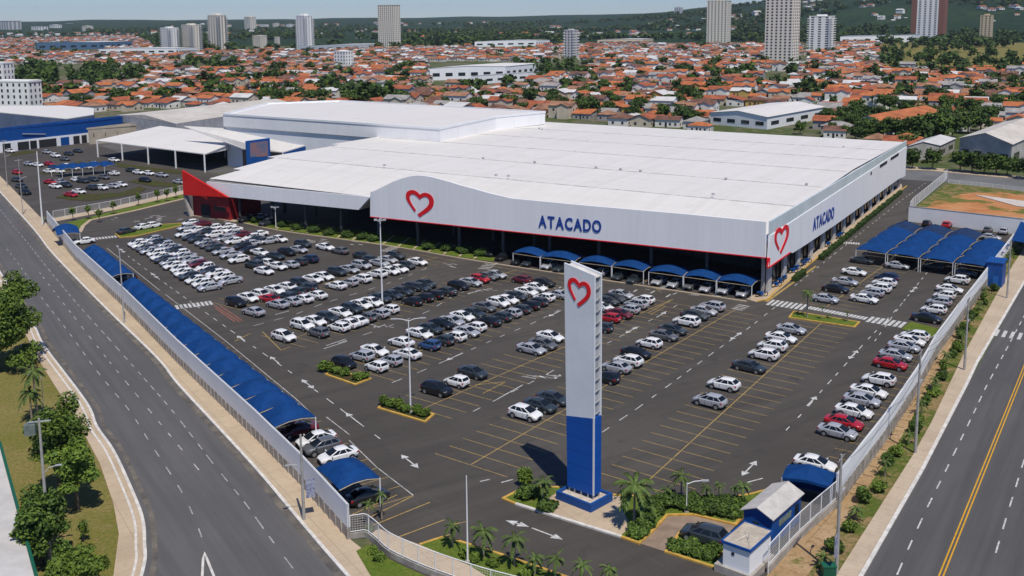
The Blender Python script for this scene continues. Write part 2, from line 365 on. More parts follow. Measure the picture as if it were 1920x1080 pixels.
sheet('parking_lot', [(80, 413), (150, 400), (345, 363), (420, 372), (1690, 335), (1768, 330), (1762, 350), (1706, 392), (1920, 425), (1898, 470), (1853, 532), (1793, 613), (1717, 737), (1567, 950), (1440, 1076), (1400, 1140), (800, 1140), (690, 1010), (655, 1012), (480, 822), (230, 573), (143, 490)], .012, ASPH)
sheet('west_road', list(KERB_W) + list(reversed(KERB_V)), .010, ROADL, True)
sheet('east_road', [KERB_E[0], KERB_E[-1], KERB_E[-1] + vaz(-33) * 22, KERB_E[0] + vaz(-33) * 20], .010, ROADR, True)
slab('west_sidewalk', list(KERB_W) + list(reversed([WALL_W[0] + Vector((8, -10, 0))] + list(WALL_W) + [at(63, 395), at(0, 330), at(0, 330) + (at(0, 360) - at(63, 430)).normalized() * 160])), .12, WALK, True)
slab('verge_sidewalk', list(KERB_V) + list(reversed(VERGE)), .12, WALK, True)
sheet('verge_lawn', list(VERGE) + [VERGE[-1] + Vector((-150, -40, 0)), VERGE[0] + Vector((-60, -5, 0))], .02, GRASS, True)
slab('east_sidewalk', list(KERB_E) + list(reversed(WALK_E)), .12, WALKR, True)
sheet('dirt_strip', list(WALL_E) + [at(1898, 470) + vaz(57) * 60] + list(reversed(WALK_E)) + [at(1400, 1140)], .020, DIRT, True)
HEDGE_L = offs([WALK_E[i] for i in range(len(WALK_E))], 1.1)
bb = MB(); ribbon(bb, HEDGE_L, 2.1, .032); struct(bb.build('hedge_lawn', VERGEM))
# kerbs
b = MB(); ribbon(b, KERB_W, .34, 0, .15); ribbon(b, KERB_V, .30, 0, .15); ribbon(b, offs(list(KERB_V), .75), .22, .0, .14)
ribbon(b, KERB_E, .36, 0, .15); struct(b.build('road_kerbs', KERB))
b = MB(); ribbon(b, offs(list(KERB_W), .55), .7, .018); ribbon(b, offs(list(KERB_V), -.85), .5, .018); struct(b.build('road_gutter_dust', mat('gutter_dust', (.19, .165, .135), .95, .1, noise=(.5, .4), col2=(.09, .085, .08))))
# side street behind, and the plots along it
sheet('back_street', [(1690, 318), (1740, 320), (1920, 337), (2300, 372), (2300, 398), (1920, 358), (1780, 342), (1690, 336)], .018, mat('back_street', (.15, .15, .15), .9, .2, noise=(.1, .15)))
slab('back_sidewalk', [(1690, 312), (1740, 314), (1920, 331), (2300, 362), (2300, 372), (1920, 337), (1740, 320), (1690, 318)], .10, WALK)
sheet('building_plot', [(1772, 350), (1920, 362), (2100, 378), (2100, 420), (1920, 420), (1712, 392)], .022, REDDIRT)
sheet('plot_lawn', [(1765, 352), (1780, 344), (1920, 358), (1920, 366), (1870, 360), (1835, 361), (1800, 364), (1775, 373), (1752, 377), (1735, 392), (1712, 392)], .030, VERGEM)
slab('plot_slab', [(1828, 366), (1935, 380), (1935, 392), (1905, 387)], .2, mat('pale_slab', (.55, .50, .45), .9, .2, noise=(.3, .15)))
sheet('meadow', [(1600, 76), (2150, 70), (2150, 132), (1650, 130)], .03, GRASS)
MULCH = layered('mulch_bed', (.085, .055, .03), [('noise', (.6, .6, .6), .42, .58, (.06, .09, .018), 1), ('noise', (4, 4, 4), .4, .65, (.03, .03, .012), .7)], .95, .1)
# customer car park of the neighbouring store, the verge between both
sheet('neighbour_lot', [(-120, 320), (10, 286), (170, 266), (262, 300), (345, 310), (420, 330), (345, 366), (95, 408), (50, 402), (0, 333)], .012, ASPH)
sheet('neighbour_plaza', [(-60, 262), (170, 246), (520, 236), (640, 255), (480, 325), (345, 325), (262, 302), (170, 268), (0, 290)], .008, mat('old_paving', (.11, .105, .10), .9, .2, noise=(.1, .2)))
slab('divider_walk', [(92, 418), (100, 410), (225, 385), (345, 357), (345, 364), (225, 392)], .10, WALK)
sheet('divider_lawn', [(100, 424), (225, 393), (345, 364), (345, 371), (250, 395), (165, 415), (148, 430), (118, 432)], .03, LAWN)
b = MB(); ribbon(b, A([(150, 436), (156, 424), (170, 413), (250, 396), (345, 373)]), .9, 0, .14); struct(b.build('divider_kerb', WALK))
for k, pts in enumerate([[(105, 371), (120, 366), (225, 362), (262, 350), (275, 354), (258, 364), (170, 377), (140, 376)], [(240, 341), (262, 336), (345, 346), (340, 352), (290, 350)], [(74, 325), (95, 318), (150, 303), (160, 306), (110, 326), (84, 328)], [(165, 302), (215, 306), (345, 322), (345, 327), (260, 320)], [(15, 290), (48, 283), (75, 285), (20, 293)]]):
    slab('neighbour_island', pts, .13, MULCH)
# front planting strip
FS = [(365, 399), (426, 408), (440, 414), (520, 432), (640, 449), (740, 463), (860, 484), (960, 500), (1120, 524), (1400, 566)]
slab('entrance_walk', [(346, 401), (365, 396), (428, 403), (452, 412), (440, 417), (400, 409), (352, 404)], .12, WALK)
slab('planting_strip', [(440, 415), (458, 402), (520, 411), (640, 427), (740, 441), (860, 460), (938, 472), (924, 491), (860, 482), (740, 462), (640, 448), (520, 430)], .10, LAWN)
b = MB(); ribbon(b, smooth_path(A(FS), 3), .35, 0, .15); struct(b.build('front_kerb', WALK))
b = MB()
for k in range(15):
    x = 490 + k * 28.5; yf = np.interp(x, [440, 520, 640, 740, 860, 930], [415, 430, 448, 462, 482, 491]); yb = np.interp(x + 24, [440, 520, 640, 740, 860, 960], [400, 411, 427, 441, 460, 475]); line(b, at(x, yf - .6), at(x + 22, yb + .6), .45, .112)
struct(b.build('strip_divider', WALK))
# side walk of the store with its yellow kerb
SIDE = A([(1418, 566), (1440, 562), (1452, 548), (1520, 494), (1600, 430), (1700, 349)])
slab('side_walk', [at(1400, 562), at(1418, 567), at(1442, 560), at(1520, 495), at(1600, 429), at(1692, 353), at(1690, 345), at(1600, 415), at(1437, 540)], .13, WALK, True)
b = MB(); ribbon(b, SIDE, .30, 0, .16); struct(b.build('side_kerb', KERBY))
# islands
def island(name, pts, m=None, kerb=KERBY, w=.3):
    slab(name, pts, .13, m or LAWN); b = MB(); ribbon(b, A(pts), w, 0, .17, closed=True); o = b.build('island_kerb', kerb); struct(o)
island('planted_island', [(710, 766), (722, 754), (813, 778), (797, 792)], MULCH)
island('planted_island', [(611, 703), (626, 695), (694, 711), (666, 722)], MULCH)
island('grass_island', [(1480, 596), (1489, 585), (1611, 605), (1602, 614)])
island('grass_island', [(217, 439), (262, 424), (345, 419), (350, 421), (256, 443), (225, 446)])
slab('wall_corner_lawn', [(1690, 618), (1708, 604), (1760, 618), (1748, 632)], .12, LAWN)
island('entrance_island', [(944, 936), (967, 946), (1165, 1008), (1198, 1020), (1222, 998), (1251, 967), (1300, 966), (1379, 985), (1395, 965), (1434, 921), (1409, 928), (1377, 933), (1240, 933), (1165, 931), (1124, 927), (1063, 915), (992, 916), (973, 921)], LAWN)
island('guard_island', [(1249, 1036), (1281, 993), (1290, 990), (1362, 1006), (1345, 1067)], LAWN)
sheet('sign_plaza', [(1004, 956), (1022, 938), (1045, 926), (1064, 920), (1124, 930), (1163, 933), (1167, 958), (1183, 990), (1164, 1006)], .138, WALK)
b = MB(); ribbon(b, A([(967, 946), (1165, 1008)]), .36, 0, .176); struct(b.build('plaza_kerb', KERB))
sheet('guard_drive', [(1199, 1019), (1252, 968), (1300, 967), (1379, 986), (1362, 1006), (1285, 991), (1249, 1035)], .022, mat('drive_paving', (.27, .20, .145), .9, .2, noise=(.6, .2)))
slab('gate_lawn', [(787, 1023), (833, 1008), (935, 1040), (1040, 1076), (1140, 1112), (980, 1125), (880, 1062)], .13, LAWN)
b = MB(); ribbon(b, A([(787, 1023), (833, 1008), (935, 1040), (1040, 1076), (1140, 1112)]), .28, 0, .17); struct(b.build('gate_kerb', KERBY))
slab('gate_walk', [(690, 1003), (712, 993), (745, 1008), (787, 1023), (880, 1062), (980, 1125), (860, 1125), (819, 1085), (759, 1058), (728, 1042)], .10, WALK)
slab('outer_lawn', [(668, 1036), (690, 1024), (728, 1050), (760, 1066), (819, 1092), (840, 1125), (720, 1125)], .16, LAWN)
# median nose at the bottom of the west road
b = MB(); ribbon(b, A([(378, 1110), (381, 1050), (384, 1040), (388, 1050), (412, 1110)]), .22, 0, .15); struct(b.build('median_kerb', KERB))
# ---- markings
ZM = .020
wl, wo, yl, rl, wr = MB(), MB(), MB(), MB(), MB()
l1 = smooth_path(A([(13, 467), (44, 508), (78, 558), (128, 622), (172, 683), (207, 727), (245, 773), (283, 833), (327, 900), (350, 940), (372, 990), (385, 1030)]))
l2 = smooth_path(A([(0, 393), (55, 460), (92, 506), (144, 569), (200, 631), (242, 678), (317, 763), (367, 827), (400, 870), (457, 940), (493, 990), (520, 1027), (560, 1080)]))
l3 = smooth_path(A([(74, 511), (119, 569), (167, 630), (205, 678), (260, 745), (330, 830), (380, 890)]))
dashes(wr, l1, 2.0, 3.2, .13, ZM, jit=.1); dashes(wr, l2, 2.2, 2.2, .13, ZM, jit=.35); dashes(wo, l3, 1.6, 3.4, .13, ZM, jit=.3)
yr0, yr1 = at(1767, 1080) - vaz(57) * 20, at(1918, 700) + vaz(57.3) * 120
dd = Vector((yr1 - yr0)).normalized(); nn = Vector((-dd.y, dd.x, 0))
YD = MB(); line(YD, yr0 + nn * .16, yr1 + nn * .16, .13, ZM); line(YD, yr0 - nn * .16, yr1 - nn * .16, .13, ZM); struct(YD.build('double_yellow_line', mat('yellow_line', (.62, .33, .02), .75, .2, noise=(2, .15))))
dashes(wl, A([(1682, 1078), (1707, 1020), (1737, 955), (1777, 875), (1827, 772), (1848, 727), (1888, 653), (1918, 597)]) + [at(1918, 597) + vaz(57) * 90], 2.2, 2.4, .14, ZM, jit=.1)
dashes(wl, A([(1867, 1037), (1887, 970), (1917, 873), (1940, 800)]) + [at(1940, 800) + vaz(57) * 90], 2.4, 2.6, .14, ZM, jit=.1)
for k in range(9):
    p = at(1866, 630) + vaz(-33) * (k * 1.05); line(wl, p, p + vaz(57) * 3.6, .5, ZM)
def zebra(p0, p1, n, ln, w, b=None, az=None):
    b = b or wl; p0, p1 = at(*p0), at(*p1); t = (p1 - p0).normalized(); q = Vector((-t.y, t.x, 0)) if az is None else vaz(az)
    for k in range(n):
        p = p0 + (p1 - p0) * (k / (n - 1)); line(b, p - q * ln / 2, p + q * ln / 2, w, ZM)
zebra((1445, 567), (1506, 576), 8, 3.6, .5); zebra((1632, 599), (1692, 609), 7, 3.4, .55); zebra((1518, 577), (1622, 597), 17, 1.7, .45)
zebra((1718, 622), (1748, 630), 4, 2.2, .6)
zebra((332, 576), (395, 568), 9, 2.6, .45); zebra((176, 448), (222, 443), 9, 2.2, .42); zebra((1583, 455), (1610, 457), 7, 1.8, .35)
zebra((1390, 1057), (1420, 1066), 1 + 1, .8, .35)
zebra((1245, 542), (1262, 533), 6, 2.2, .35, wo); zebra((908, 504), (922, 493), 5, 2.4, .4, wo); zebra((722, 471), (740, 464), 5, 2.4, .4, wo); zebra((1395, 573), (1382, 580), 4, 2.0, .35, wo)
def arrow(x, y, az, L=3.6, double=False, b=None):
    b = b or wl; p = at(x, y); t = vaz(az); n = Vector((-t.y, t.x, 0)); z = ZM + .001
    def tri(q, s): b.face([Vector((v.x, v.y, z)) for v in (q - t * s * 1.15 - n * .46, q, q - t * s * 1.15 + n * .46)] if s > 0 else [Vector((v.x, v.y, z)) for v in (q - t * s * 1.15 + n * .46, q, q - t * s * 1.15 - n * .46)])
    tri(p + t * L / 2, 1)
    if double: tri(p - t * L / 2, -1)
    a, c = p - t * (L / 2 - (1.1 if double else 0)), p + t * (L / 2 - 1.1); line(b, a, c, .17, z)
for x, y in ((452, 635), (515, 675), (660, 783)): arrow(x, y, 123)
for x, y in ((577, 720), (768, 865), (290, 517), (229, 470)): arrow(x, y, 123, 4.2, True)
for x, y in ((1522, 752),): arrow(x, y, 56, 3.8)
for x, y in ((1600, 665), (1405, 878), (1380, 630), (1713, 543)): arrow(x, y, 56, 4.4, True)
arrow(1240, 590, 56); arrow(1184, 619, 56, 4, True); arrow(852, 669, 236, 4); arrow(1040, 588, 236, 4); arrow(1505, 515, 57, 3.2)
arrow(970, 982, -30, 2.6, True); arrow(1026, 1001, -38, 3.6); arrow(1085, 565, 56, 3.5)
for path in ([(1692, 568), (1652, 611), (1621, 643), (1575, 695), (1541, 732), (1507, 772), (1450, 832)], [(1453, 576), (1408, 612), (1343, 657), (1294, 693), (1233, 738), (1192, 768), (1156, 792), (1110, 824)],
             [(1270, 572), (1208, 607), (1148, 639), (1050, 687), (1020, 705), (970, 730), (908, 761), (860, 785)], [(1100, 556), (997, 607), (946, 628), (887, 654), (788, 697), (729, 720)],
             [(930, 526), (853, 553), (801, 585), (712, 618), (630, 645)], [(800, 503), (740, 527), (692, 543), (603, 570), (550, 591), (472, 612)],
             [(240, 480), (317, 537), (405, 600), (484, 656), (542, 696), (620, 753), (718, 827)], [(1490, 536), (1560, 480), (1620, 432), (1690, 376), (1740, 340)], [(1640, 640), (1690, 570), (1745, 503)]):
    dashes(wl, A(path), 1.7, 2.6, .13, ZM, jit=.3)
for p, q in (((470, 870), (640, 780)),): pass
for p, q in (((612, 782), (655, 815)), ((655, 826), (706, 876)), ((706, 876), (775, 929)), ((592, 783), (555, 748)), ((555, 748), (420, 637)), ((420, 637), (310, 552)), ((300, 545), (200, 465))):
    line(wo, at(*p), at(*q), .12, ZM)
for p, q in (((612, 648), (648, 636)), ((607, 654), (651, 640)), ((516, 590), (542, 583)), ((935, 747), (980, 722)), ((940, 905), (962, 899)), ((900, 903), (918, 899)), ((1400, 905), (1430, 897))):
    line(wl, at(*p), at(*q), .16, ZM)
# worn lettering and lane patches in front of the store: scuffed paint, unreadable
rr = random.Random(3)
for cx, cy, n, sx in ((1020, 705, 9, 40), (985, 545, 8, 30), (905, 545, 6, 26), (712, 612, 6, 22), (575, 452, 6, 40), (640, 455, 7, 50), (860, 497, 4, 20), (1300, 552, 6, 60), (1215, 545, 4, 30), (330, 408, 10, 60), (260, 412, 8, 50), (420, 412, 4, 24), (430, 515, 5, 18), (1060, 540, 4, 30)):
    for _ in range(n):
        x, y = cx + rr.uniform(-sx, sx), cy + rr.uniform(-4, 4) + 0; p = at(x, y); t = vaz(rr.choice((-33, -33, 57)) + rr.uniform(-6, 6)); line(wo, p - t * rr.uniform(.4, 1.5), p + t * .6, rr.uniform(.12, .4), ZM)
# parking bays
def bays(b, p0, p1, sides, ln=5.0, step=2.5, az=-36.5, axis=True, w=.10, skip=()):
    p0, p1 = at(*p0), at(*p1); t = (p1 - p0).normalized(); L = (p1 - p0).length; k = 0
    if axis: line(b, p0, p1, .13, ZM)
    while k * step <= L:
        p = p0 + t * (k * step)
        for s in sides:
            if (k, s) not in skip: line(b, p + vaz(az) * .08 * s, p + vaz(az) * ln * s, w, ZM)
        k += 1
bays(yl, (1205, 911), (1544, 602), (-1, 1)); bays(yl, (882, 872), (1378, 581), (-1, 1)); bays(yl, (790, 768), (1257, 563), (-1, 1))
bays(yl, (690, 700), (1090, 527), (-1, 1)); bays(yl, (530, 640), (968, 506), (-1, 1)); bays(yl, (420, 573), (820, 483), (-1, 1))
bays(yl, (1550, 575), (1655, 500), (-1, 1)); bays(yl, (1515, 905), (1700, 660), (1,), az=-34, axis=False, ln=5.4); bays(yl, (1700, 605), (1800, 512), (1,), az=-34, axis=False, ln=5.4)
bays(yl, (775, 929), (420, 640), (-1,), az=33, axis=False, ln=5.2, step=2.6)
for p, q in (((1262, 561), (1215, 587)), ((1247, 575), (1220, 590)), ((890, 722), (948, 716)), ((948, 716), (905, 738)), ((660, 965), (745, 928)), ((775, 930), (690, 972)), ((700, 985), (806, 942)), ((745, 1008), (833, 975)), ((787, 1023), (850, 1000)), ((845, 985), (875, 978)), ((440, 640), (470, 625)), ((492, 622), (527, 657)), ((527, 657), (545, 650)), ((1200, 520), (1240, 548)), ((780, 527), (800, 518)), ((350, 420), (240, 447))):
    line(yl, at(*p), at(*q), .14, ZM + .002)
for p, q in (((402, 573), (450, 604)), ((404, 578), (440, 603)), ((412, 573), (455, 602)), ((30, 422), (48, 418)), ((36, 428), (52, 423))):
    line(rl, at(*p), at(*q), .16, ZM)
line(yl, at(1437, 566), at(1530, 499), .5, ZM)
struct(wl.build('white_markings', MARK)); struct(wr.build('lane_markings', mat('lane_paint', (.44, .44, .43), .85, .2, noise=(1.8, .4), col2=(.22, .22, .215)))); struct(wo.build('worn_markings', MARKW)); struct(yl.build('yellow_markings', MARKY)); struct(rl.build('red_markings', MARKR))
# ------------------------------------------------------------------ the wholesale store
UZ = Vector((0, 0, 1))
C0 = at(1437, 561); U = vaz(180 - 32.6); WD = vaz(59.3); NF = vaz(-122.6); NS = vaz(-30.7)
def Lp(s, w, z): return C0 + U * s + WD * w + UZ * z
def plate(b, pts, nrm, t, m=0, me=None):
    "flat outline with thickness t along nrm (outwards)"
    P = [Vector(p) for p in pts]; n = len(P); ar = Vector((0, 0, 0))
    for i in range(n): ar += (P[i] - P[0]).cross(P[(i+1) % n] - P[0])
    if ar.dot(nrm) < 0: P.reverse()
    k = len(b.v); b.v += [tuple(p) for p in P] + [tuple(p + nrm * t) for p in P]
    b.f.append(tuple(k + n + i for i in range(n))); b.m.append(m); b.f.append(tuple(k + i for i in reversed(range(n)))); b.m.append(m)
    for i in range(n):
        j = (i + 1) % n; b.f.append((k + i, k + j, k + n + j, k + n + i)); b.m.append(m if me is None else me)
HEART = [(570,685),(540,630),(510,570),(487,520),(475,470),(476,425),(487,392),(505,373),(528,361),(550,361),(575,368),(600,388),(627,428),(650,408),(672,399),(695,399),(722,410),(745,430),(762,460),(773,498),(775,535),(771,570),(762,602),(745,632),(722,660),(690,692),(655,724),(622,758),(597,714),(630,683),(660,652),(690,618),(712,585),(725,550),(727,518),(722,488),(708,465),(690,455),(672,457),(655,466),(640,480),(628,498),(612,476),(592,448),(572,428),(553,419),(535,424),(521,440),(515,466),(517,500),(526,535),(542,575),(560,615),(580,652)]
HEART = [(x, y - .13 * (x - 475)) for x, y in HEART]
HTOP, HBOT = min(y for x, y in HEART), max(y for x, y in HEART)
def heart(parent, O, ex, ez, nrm, w, h, name='heart_emblem', t=.07):
    "red heart outline sign, lower left corner of its box at O"
    b = MB(); plate(b, [O + ex * ((x - 475) / 300 * w) + ez * ((HBOT - y) / (HBOT - HTOP) * h) for x, y in HEART], nrm, t)
    return b.build(name, SIGNRED, parent)
_lc = {}
def glyph(ch):
    if ch not in _lc:
        cu = bpy.data.curves.new('letter', 'FONT'); cu.body = ch; cu.extrude = .03; cu.offset = .028; cu.resolution_u = 4
        o = bpy.data.objects.new('letter', cu); COL.objects.link(o); dg = bpy.context.evaluated_depsgraph_get()
        me = bpy.data.meshes.new_from_object(o.evaluated_get(dg)); bpy.data.objects.remove(o); bpy.data.curves.remove(cu)
        _lc[ch] = ([v.co.copy() for v in me.vertices], [tuple(p.vertices) for p in me.polygons]); bpy.data.meshes.remove(me)
    return _lc[ch]
def letters(parent, word, O, ex, ez, nrm, width, height, m, name='letter', t=1.0, gap=.10):
    g = [glyph(c) for c in word]; ext = [(min(v.x for v in a), max(v.x for v in a)) for a, _ in g]
    ymax = max(max(v.y for v in a) for a, _ in g); tot = sum(e[1] - e[0] for e in ext) + gap * (len(word) - 1)
    sx, sy, x = width / tot, height / ymax, 0.0
    for (vs, fs), e in zip(g, ext):
        b = MB(); b.mesh([O + ex * ((v.x - e[0] + x) * sx) + ez * (v.y * sy) + nrm * (v.z * t + .06 * t) for v in vs], fs); b.build(name, m, parent); x += e[1] - e[0] + gap
store = thing('wholesale_store', 'huge white wholesale store with flat white roof, red heart and blue ATACADO lettering', 'store', C0)
_build = MB.build
def _b2(s, name, mats, parent=None, smooth=None, loc=None):
    o = _build(s, name, mats, None, smooth, loc)
    if parent is not None:
        o.parent = parent
        if loc is None and (parent.location.length > 0 or parent.rotation_euler.z): o.matrix_parent_inverse = Matrix.LocRotScale(parent.location, parent.rotation_euler, None).inverted()
    return o
def local(b, name, mats, parent, smooth=None):
    "mesh given in the parent's own coordinates"
    o = _build(b, name, mats, None, smooth); o.parent = parent; return o
MB.build = _b2
# roof: long low fall from the ridge to the front
prof = [(.3, 9.9), (8, 11.2), (20, 12.75), (45, 13.3), (66, 13.7), (90, 13.45), (128.5, 13.0)]
b = MB()
for (w0, z0), (w1, z1) in zip(prof, prof[1:]):
    b.face([Lp(.3, w0, z0), Lp(.3, w1, z1), Lp(136, w1, z1), Lp(139, w0, z0)][::-1])
    b.face([Lp(.3, w0, z0 - .5), Lp(.3, w1, z1 - .5), Lp(136, w1, z1 - .5), Lp(139, w0, z0 - .5)])
b.face([Lp(139, .3, 9.9), Lp(136, 128.5, 13), Lp(136, 128.5, 12.5), Lp(139, .3, 9.4)])
roof = b.build('roof', ROOFW, store)
# gutters between the roof bays
b = MB()
for w in (20, 41, 62, 84, 106):
    z = np.interp(w, [p[0] for p in prof], [p[1] for p in prof]); b.box(Lp(68, w, z + .02), 134, .32, .12, R(-32.6), 0)
b.build('roof_gutter', mat('gutter_grey', (.50, .49, .47), .8, .2, noise=(.5, .3)), roof)
rr = random.Random(5)
for k in range(18): b = MB(); b.box(Lp(rr.uniform(4, 110), rr.choice((20, 41, 62, 84, 106)) + rr.uniform(-1, 1), 13.5), .5, .5, .35, R(-32.6)); b.build('roof_vent', STEEL, roof)
# front facade with its curved crest
ftop = [(1437, 415), (1280, 400), (1100, 384.5), (1010, 376), (963, 371.5), (920, 361.5), (890, 353), (867, 347), (848, 341), (830, 336), (812, 331.5), (798, 329), (785, 328.5), (772, 330), (757, 334), (740, 340), (722, 349), (706, 357), (697, 360)]
fbot = [(697, 405), (1000, 436.5), (1200, 457), (1432, 481), (1437, 481.5)]
FP = [on_plane(x, y, C0, U) for x, y in ftop + fbot]
b = MB(); plate(b, FP, NF, .5); b.build('front_facade', PANEL, store)
b = MB(); q = [on_plane(x, y, C0, U) for x, y in fbot]
for p0, p1 in zip(q, q[1:]): b.bar(p0 + NF * .3 - UZ * .08, p1 + NF * .3 - UZ * .08, .5, .17)
b.build('red_trim', SIGNRED, store)
# side facade
sbot = [(1437, 500), (1477, 472), (1482, 474), (1509, 457), (1563, 421), (1626, 376), (1681, 336), (1698, 322)]
SB = [on_plane(x, y, C0, WD) for x, y in sbot]; SB[-1] = Vector(Lp(0, 130, 3.3))
SM = [Lp(0, 0, 11.2), Lp(0, 130, 11.6)]; ST = [Lp(0, 0, 13.6), Lp(0, 130, 13.25)]
b = MB(); plate(b, SB + [SM[1], SM[0]], NS, .42); b.build('side_facade', PANELR, store)
b = MB(); plate(b, [SM[0], SM[1], ST[1], ST[0]], NS, .30); b.build('upper_band', mat('pale_glazed_band', (.62, .70, .70), .35, .5, noise=(.2, .08)), store)
b = MB(); b.bar(SB[0] + NS * .25 - UZ * .1, SB[1] + NS * .25 - UZ * .1, .5, .26); b.bar(Lp(0, 0, 5.7) + NF * .3 + NS * .2, Lp(0, 0, 7.4) + NF * .3 + NS * .2, .55); b.build('red_trim', SIGNRED, store)
for w, z, l in ((97, 10.9, 9), (112, 11.0, 11), (82, 10.6, 1.2)): b = MB(); b.box(Lp(0, w, z) + NS * .45, l, .1, .7, R(59.3)); b.build('louvre', DARK, store)
DARKC = mat('column_shaded', (.09, .09, .09), .8, .2)  # shade under the roof put into the column colour
# space under the roof: columns and rear walls coloured dark for its shade
b = MB(); b.prism([Lp(2, 3, 0)[:2], Lp(2, 128, 0)[:2], Lp(122, 128, 0)[:2], Lp(122, 30, 0)[:2], Lp(60, 30, 0)[:2], Lp(2, 18, 0)[:2]], 0, 9.3, 0); b.build('inner_wall', mat('inner_wall_shaded', (.055, .055, .058), .7, .3, noise=(.3, .3)), store)
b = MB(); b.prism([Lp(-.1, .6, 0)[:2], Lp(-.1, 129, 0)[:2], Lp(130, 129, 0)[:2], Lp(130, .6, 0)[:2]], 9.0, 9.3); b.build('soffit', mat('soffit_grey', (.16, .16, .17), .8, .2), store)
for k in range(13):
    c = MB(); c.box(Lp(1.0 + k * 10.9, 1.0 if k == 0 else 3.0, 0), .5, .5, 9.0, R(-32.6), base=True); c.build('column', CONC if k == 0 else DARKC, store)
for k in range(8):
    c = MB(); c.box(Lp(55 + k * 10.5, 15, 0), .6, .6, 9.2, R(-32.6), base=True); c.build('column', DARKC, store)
FIN = mat('fin_white', (.50, .49, .47), .7, .3, noise=(.6, .1))
for k in range(14):
    c = MB(); c.box(Lp(1.0, 4.5 + k * 9.5, 0), .45, 1.8, 6.6 if k else 5.8, R(-32.6), base=True); c.build('fin_wall', FIN, store)
for k in range(13):
    c = MB(); c.box(Lp(1.85, 9.3 + k * 9.5, .5), 7.2, .12, 6.6, R(59.3), base=True); c.build('window', GLASS, store)
# signs
O = on_plane(1012.5, 424, C0, U); E_ = on_plane(1130, 435, C0, U); hgt = on_plane(1014, 402.5, C0, U).z - O.z
ex = (E_ - O); wl_ = ex.length; ex.normalize()
letters(store, 'ATACADO', O + NF * .52, ex, UZ, NF, wl_, hgt, SIGNBLUE)
a0, a1 = on_plane(765, 402, C0, U), on_plane(817, 407, C0, U); a2 = on_plane(790, 357, C0, U); a3 = on_plane(794, 407, C0, U)
exf = Vector((-U.x, -U.y, 0)); heart(store, a0 * 1 + NF * .52 + UZ * (a3.z - a0.z), exf, UZ, NF, (a1 - a0).length, a2.z - a3.z)
O = on_plane(1519.5, 432, C0, WD); E_ = on_plane(1559, 410, C0, WD); hgt = on_plane(1521, 408, C0, WD).z - O.z; ex = Vector((E_.x - O.x, E_.y - O.y, (E_.z - O.z) * .6)); w2 = ex.length; ex.normalize()
letters(store, 'ATACADO', O + NS * .44, ex, UZ, NS, w2, hgt * .98, SIGNBLUE)
a0, a1 = on_plane(1446.5, 470, C0, WD), on_plane(1473.5, 455, C0, WD); a2, a3 = on_plane(1464, 421, C0, WD), on_plane(1456, 478, C0, WD)
heart(store, Vector((a0.x, a0.y, a3.z)) + NS * .44, WD, UZ, NS, (Vector((a1.x, a1.y, 0)) - Vector((a0.x, a0.y, 0))).length, a2.z - a3.z)
# west wing fascia and red entrance
W0 = [(389, 340), (431, 344), (696, 369), (674, 393), (431, 369), (392, 365)]
b = MB(); plate(b, [on_plane(x, y, C0, U) for x, y in W0], NF, .35); b.build('wing_fascia', PANEL, store)
b = MB(); q0, q1 = on_plane(674, 393, C0, U), on_plane(695, 371, C0, U); plate(b, [q0, q1, q1 + WD * 6, q0 + WD * 6], U * -1, .2); b.build('fascia_return', mat('return_grey', (.45, .44, .43), .7, .3), store)
b = MB(); b.bar(Lp(88, 6, 9.6), Lp(139, 6, 9.3), .3, .4); b.build('wing_gutter', STEEL, store)
b = MB(); RP = C0 + NF * .9; plate(b, [on_plane(x, y, RP, U) for x, y in ((344, 319), (347, 365), (430, 369.5))], NF, .5); b.build('red_gable', RED, store)
q = [on_plane(x, y, C0, U) for x, y in ((358, 366), (426, 369), (426, 401), (364, 398))]
s0, s1 = (q[0] - C0).dot(U), (q[1] - C0).dot(U)
b = MB(); b.prism([Lp(s0, .5, 0)[:2], Lp(s1, .5, 0)[:2], Lp(s1, 11, 0)[:2], Lp(s0, 11, 0)[:2]], 0, 5.7); eb = b.build('entrance_block', REDD, store)
b = MB(); b.box(Lp(s0 - 4.6, .4, 0), 3.0, .2, 3.2, R(-32.6), base=True); b.build('doorway', DARK, eb)
b = MB(); b.box(Lp(s1 + 3.2, .42, 2.1), 4.0, .2, 1.1, R(-32.6), base=True); b.build('window', GLASS, eb)
b = MB(); b.bar(Lp(s0 + 1.4, -.6, 5.6), Lp(s0 - .6, -.6, 0), 1.1, .5); b.build('slanted_pillar', CONC, store)
# dark green planting boxes along the side
HEDGEM = mat('clipped_hedge', (.035, .062, .016), .8, .1, noise=(2, .5), bump=(3, .3))
for i, (w0, w1) in enumerate(((14, 20), (33, 41), (43, 52), (54, 63), (65, 74), (76, 85), (87, 96), (98, 108), (110, 120))):
    b = MB(); rr = random.Random(i); n = 10
    for k in range(n):
        w = w0 + (w1 - w0) * k / (n - 1); b.box(Lp(-1.1 + rr.uniform(-.1, .1), w, .1), (w1 - w0) / n * 1.15, .9 + rr.uniform(-.15, .2), .75 + rr.uniform(-.15, .25), R(59.3) + rr.uniform(-.1, .1), base=True)
    tag(b.build('clipped_hedge', HEDGEM), 'low dark hedge at the store side wall, %s from the front corner' % ordn(i + 1), 'hedge', 'hedges along the store side')
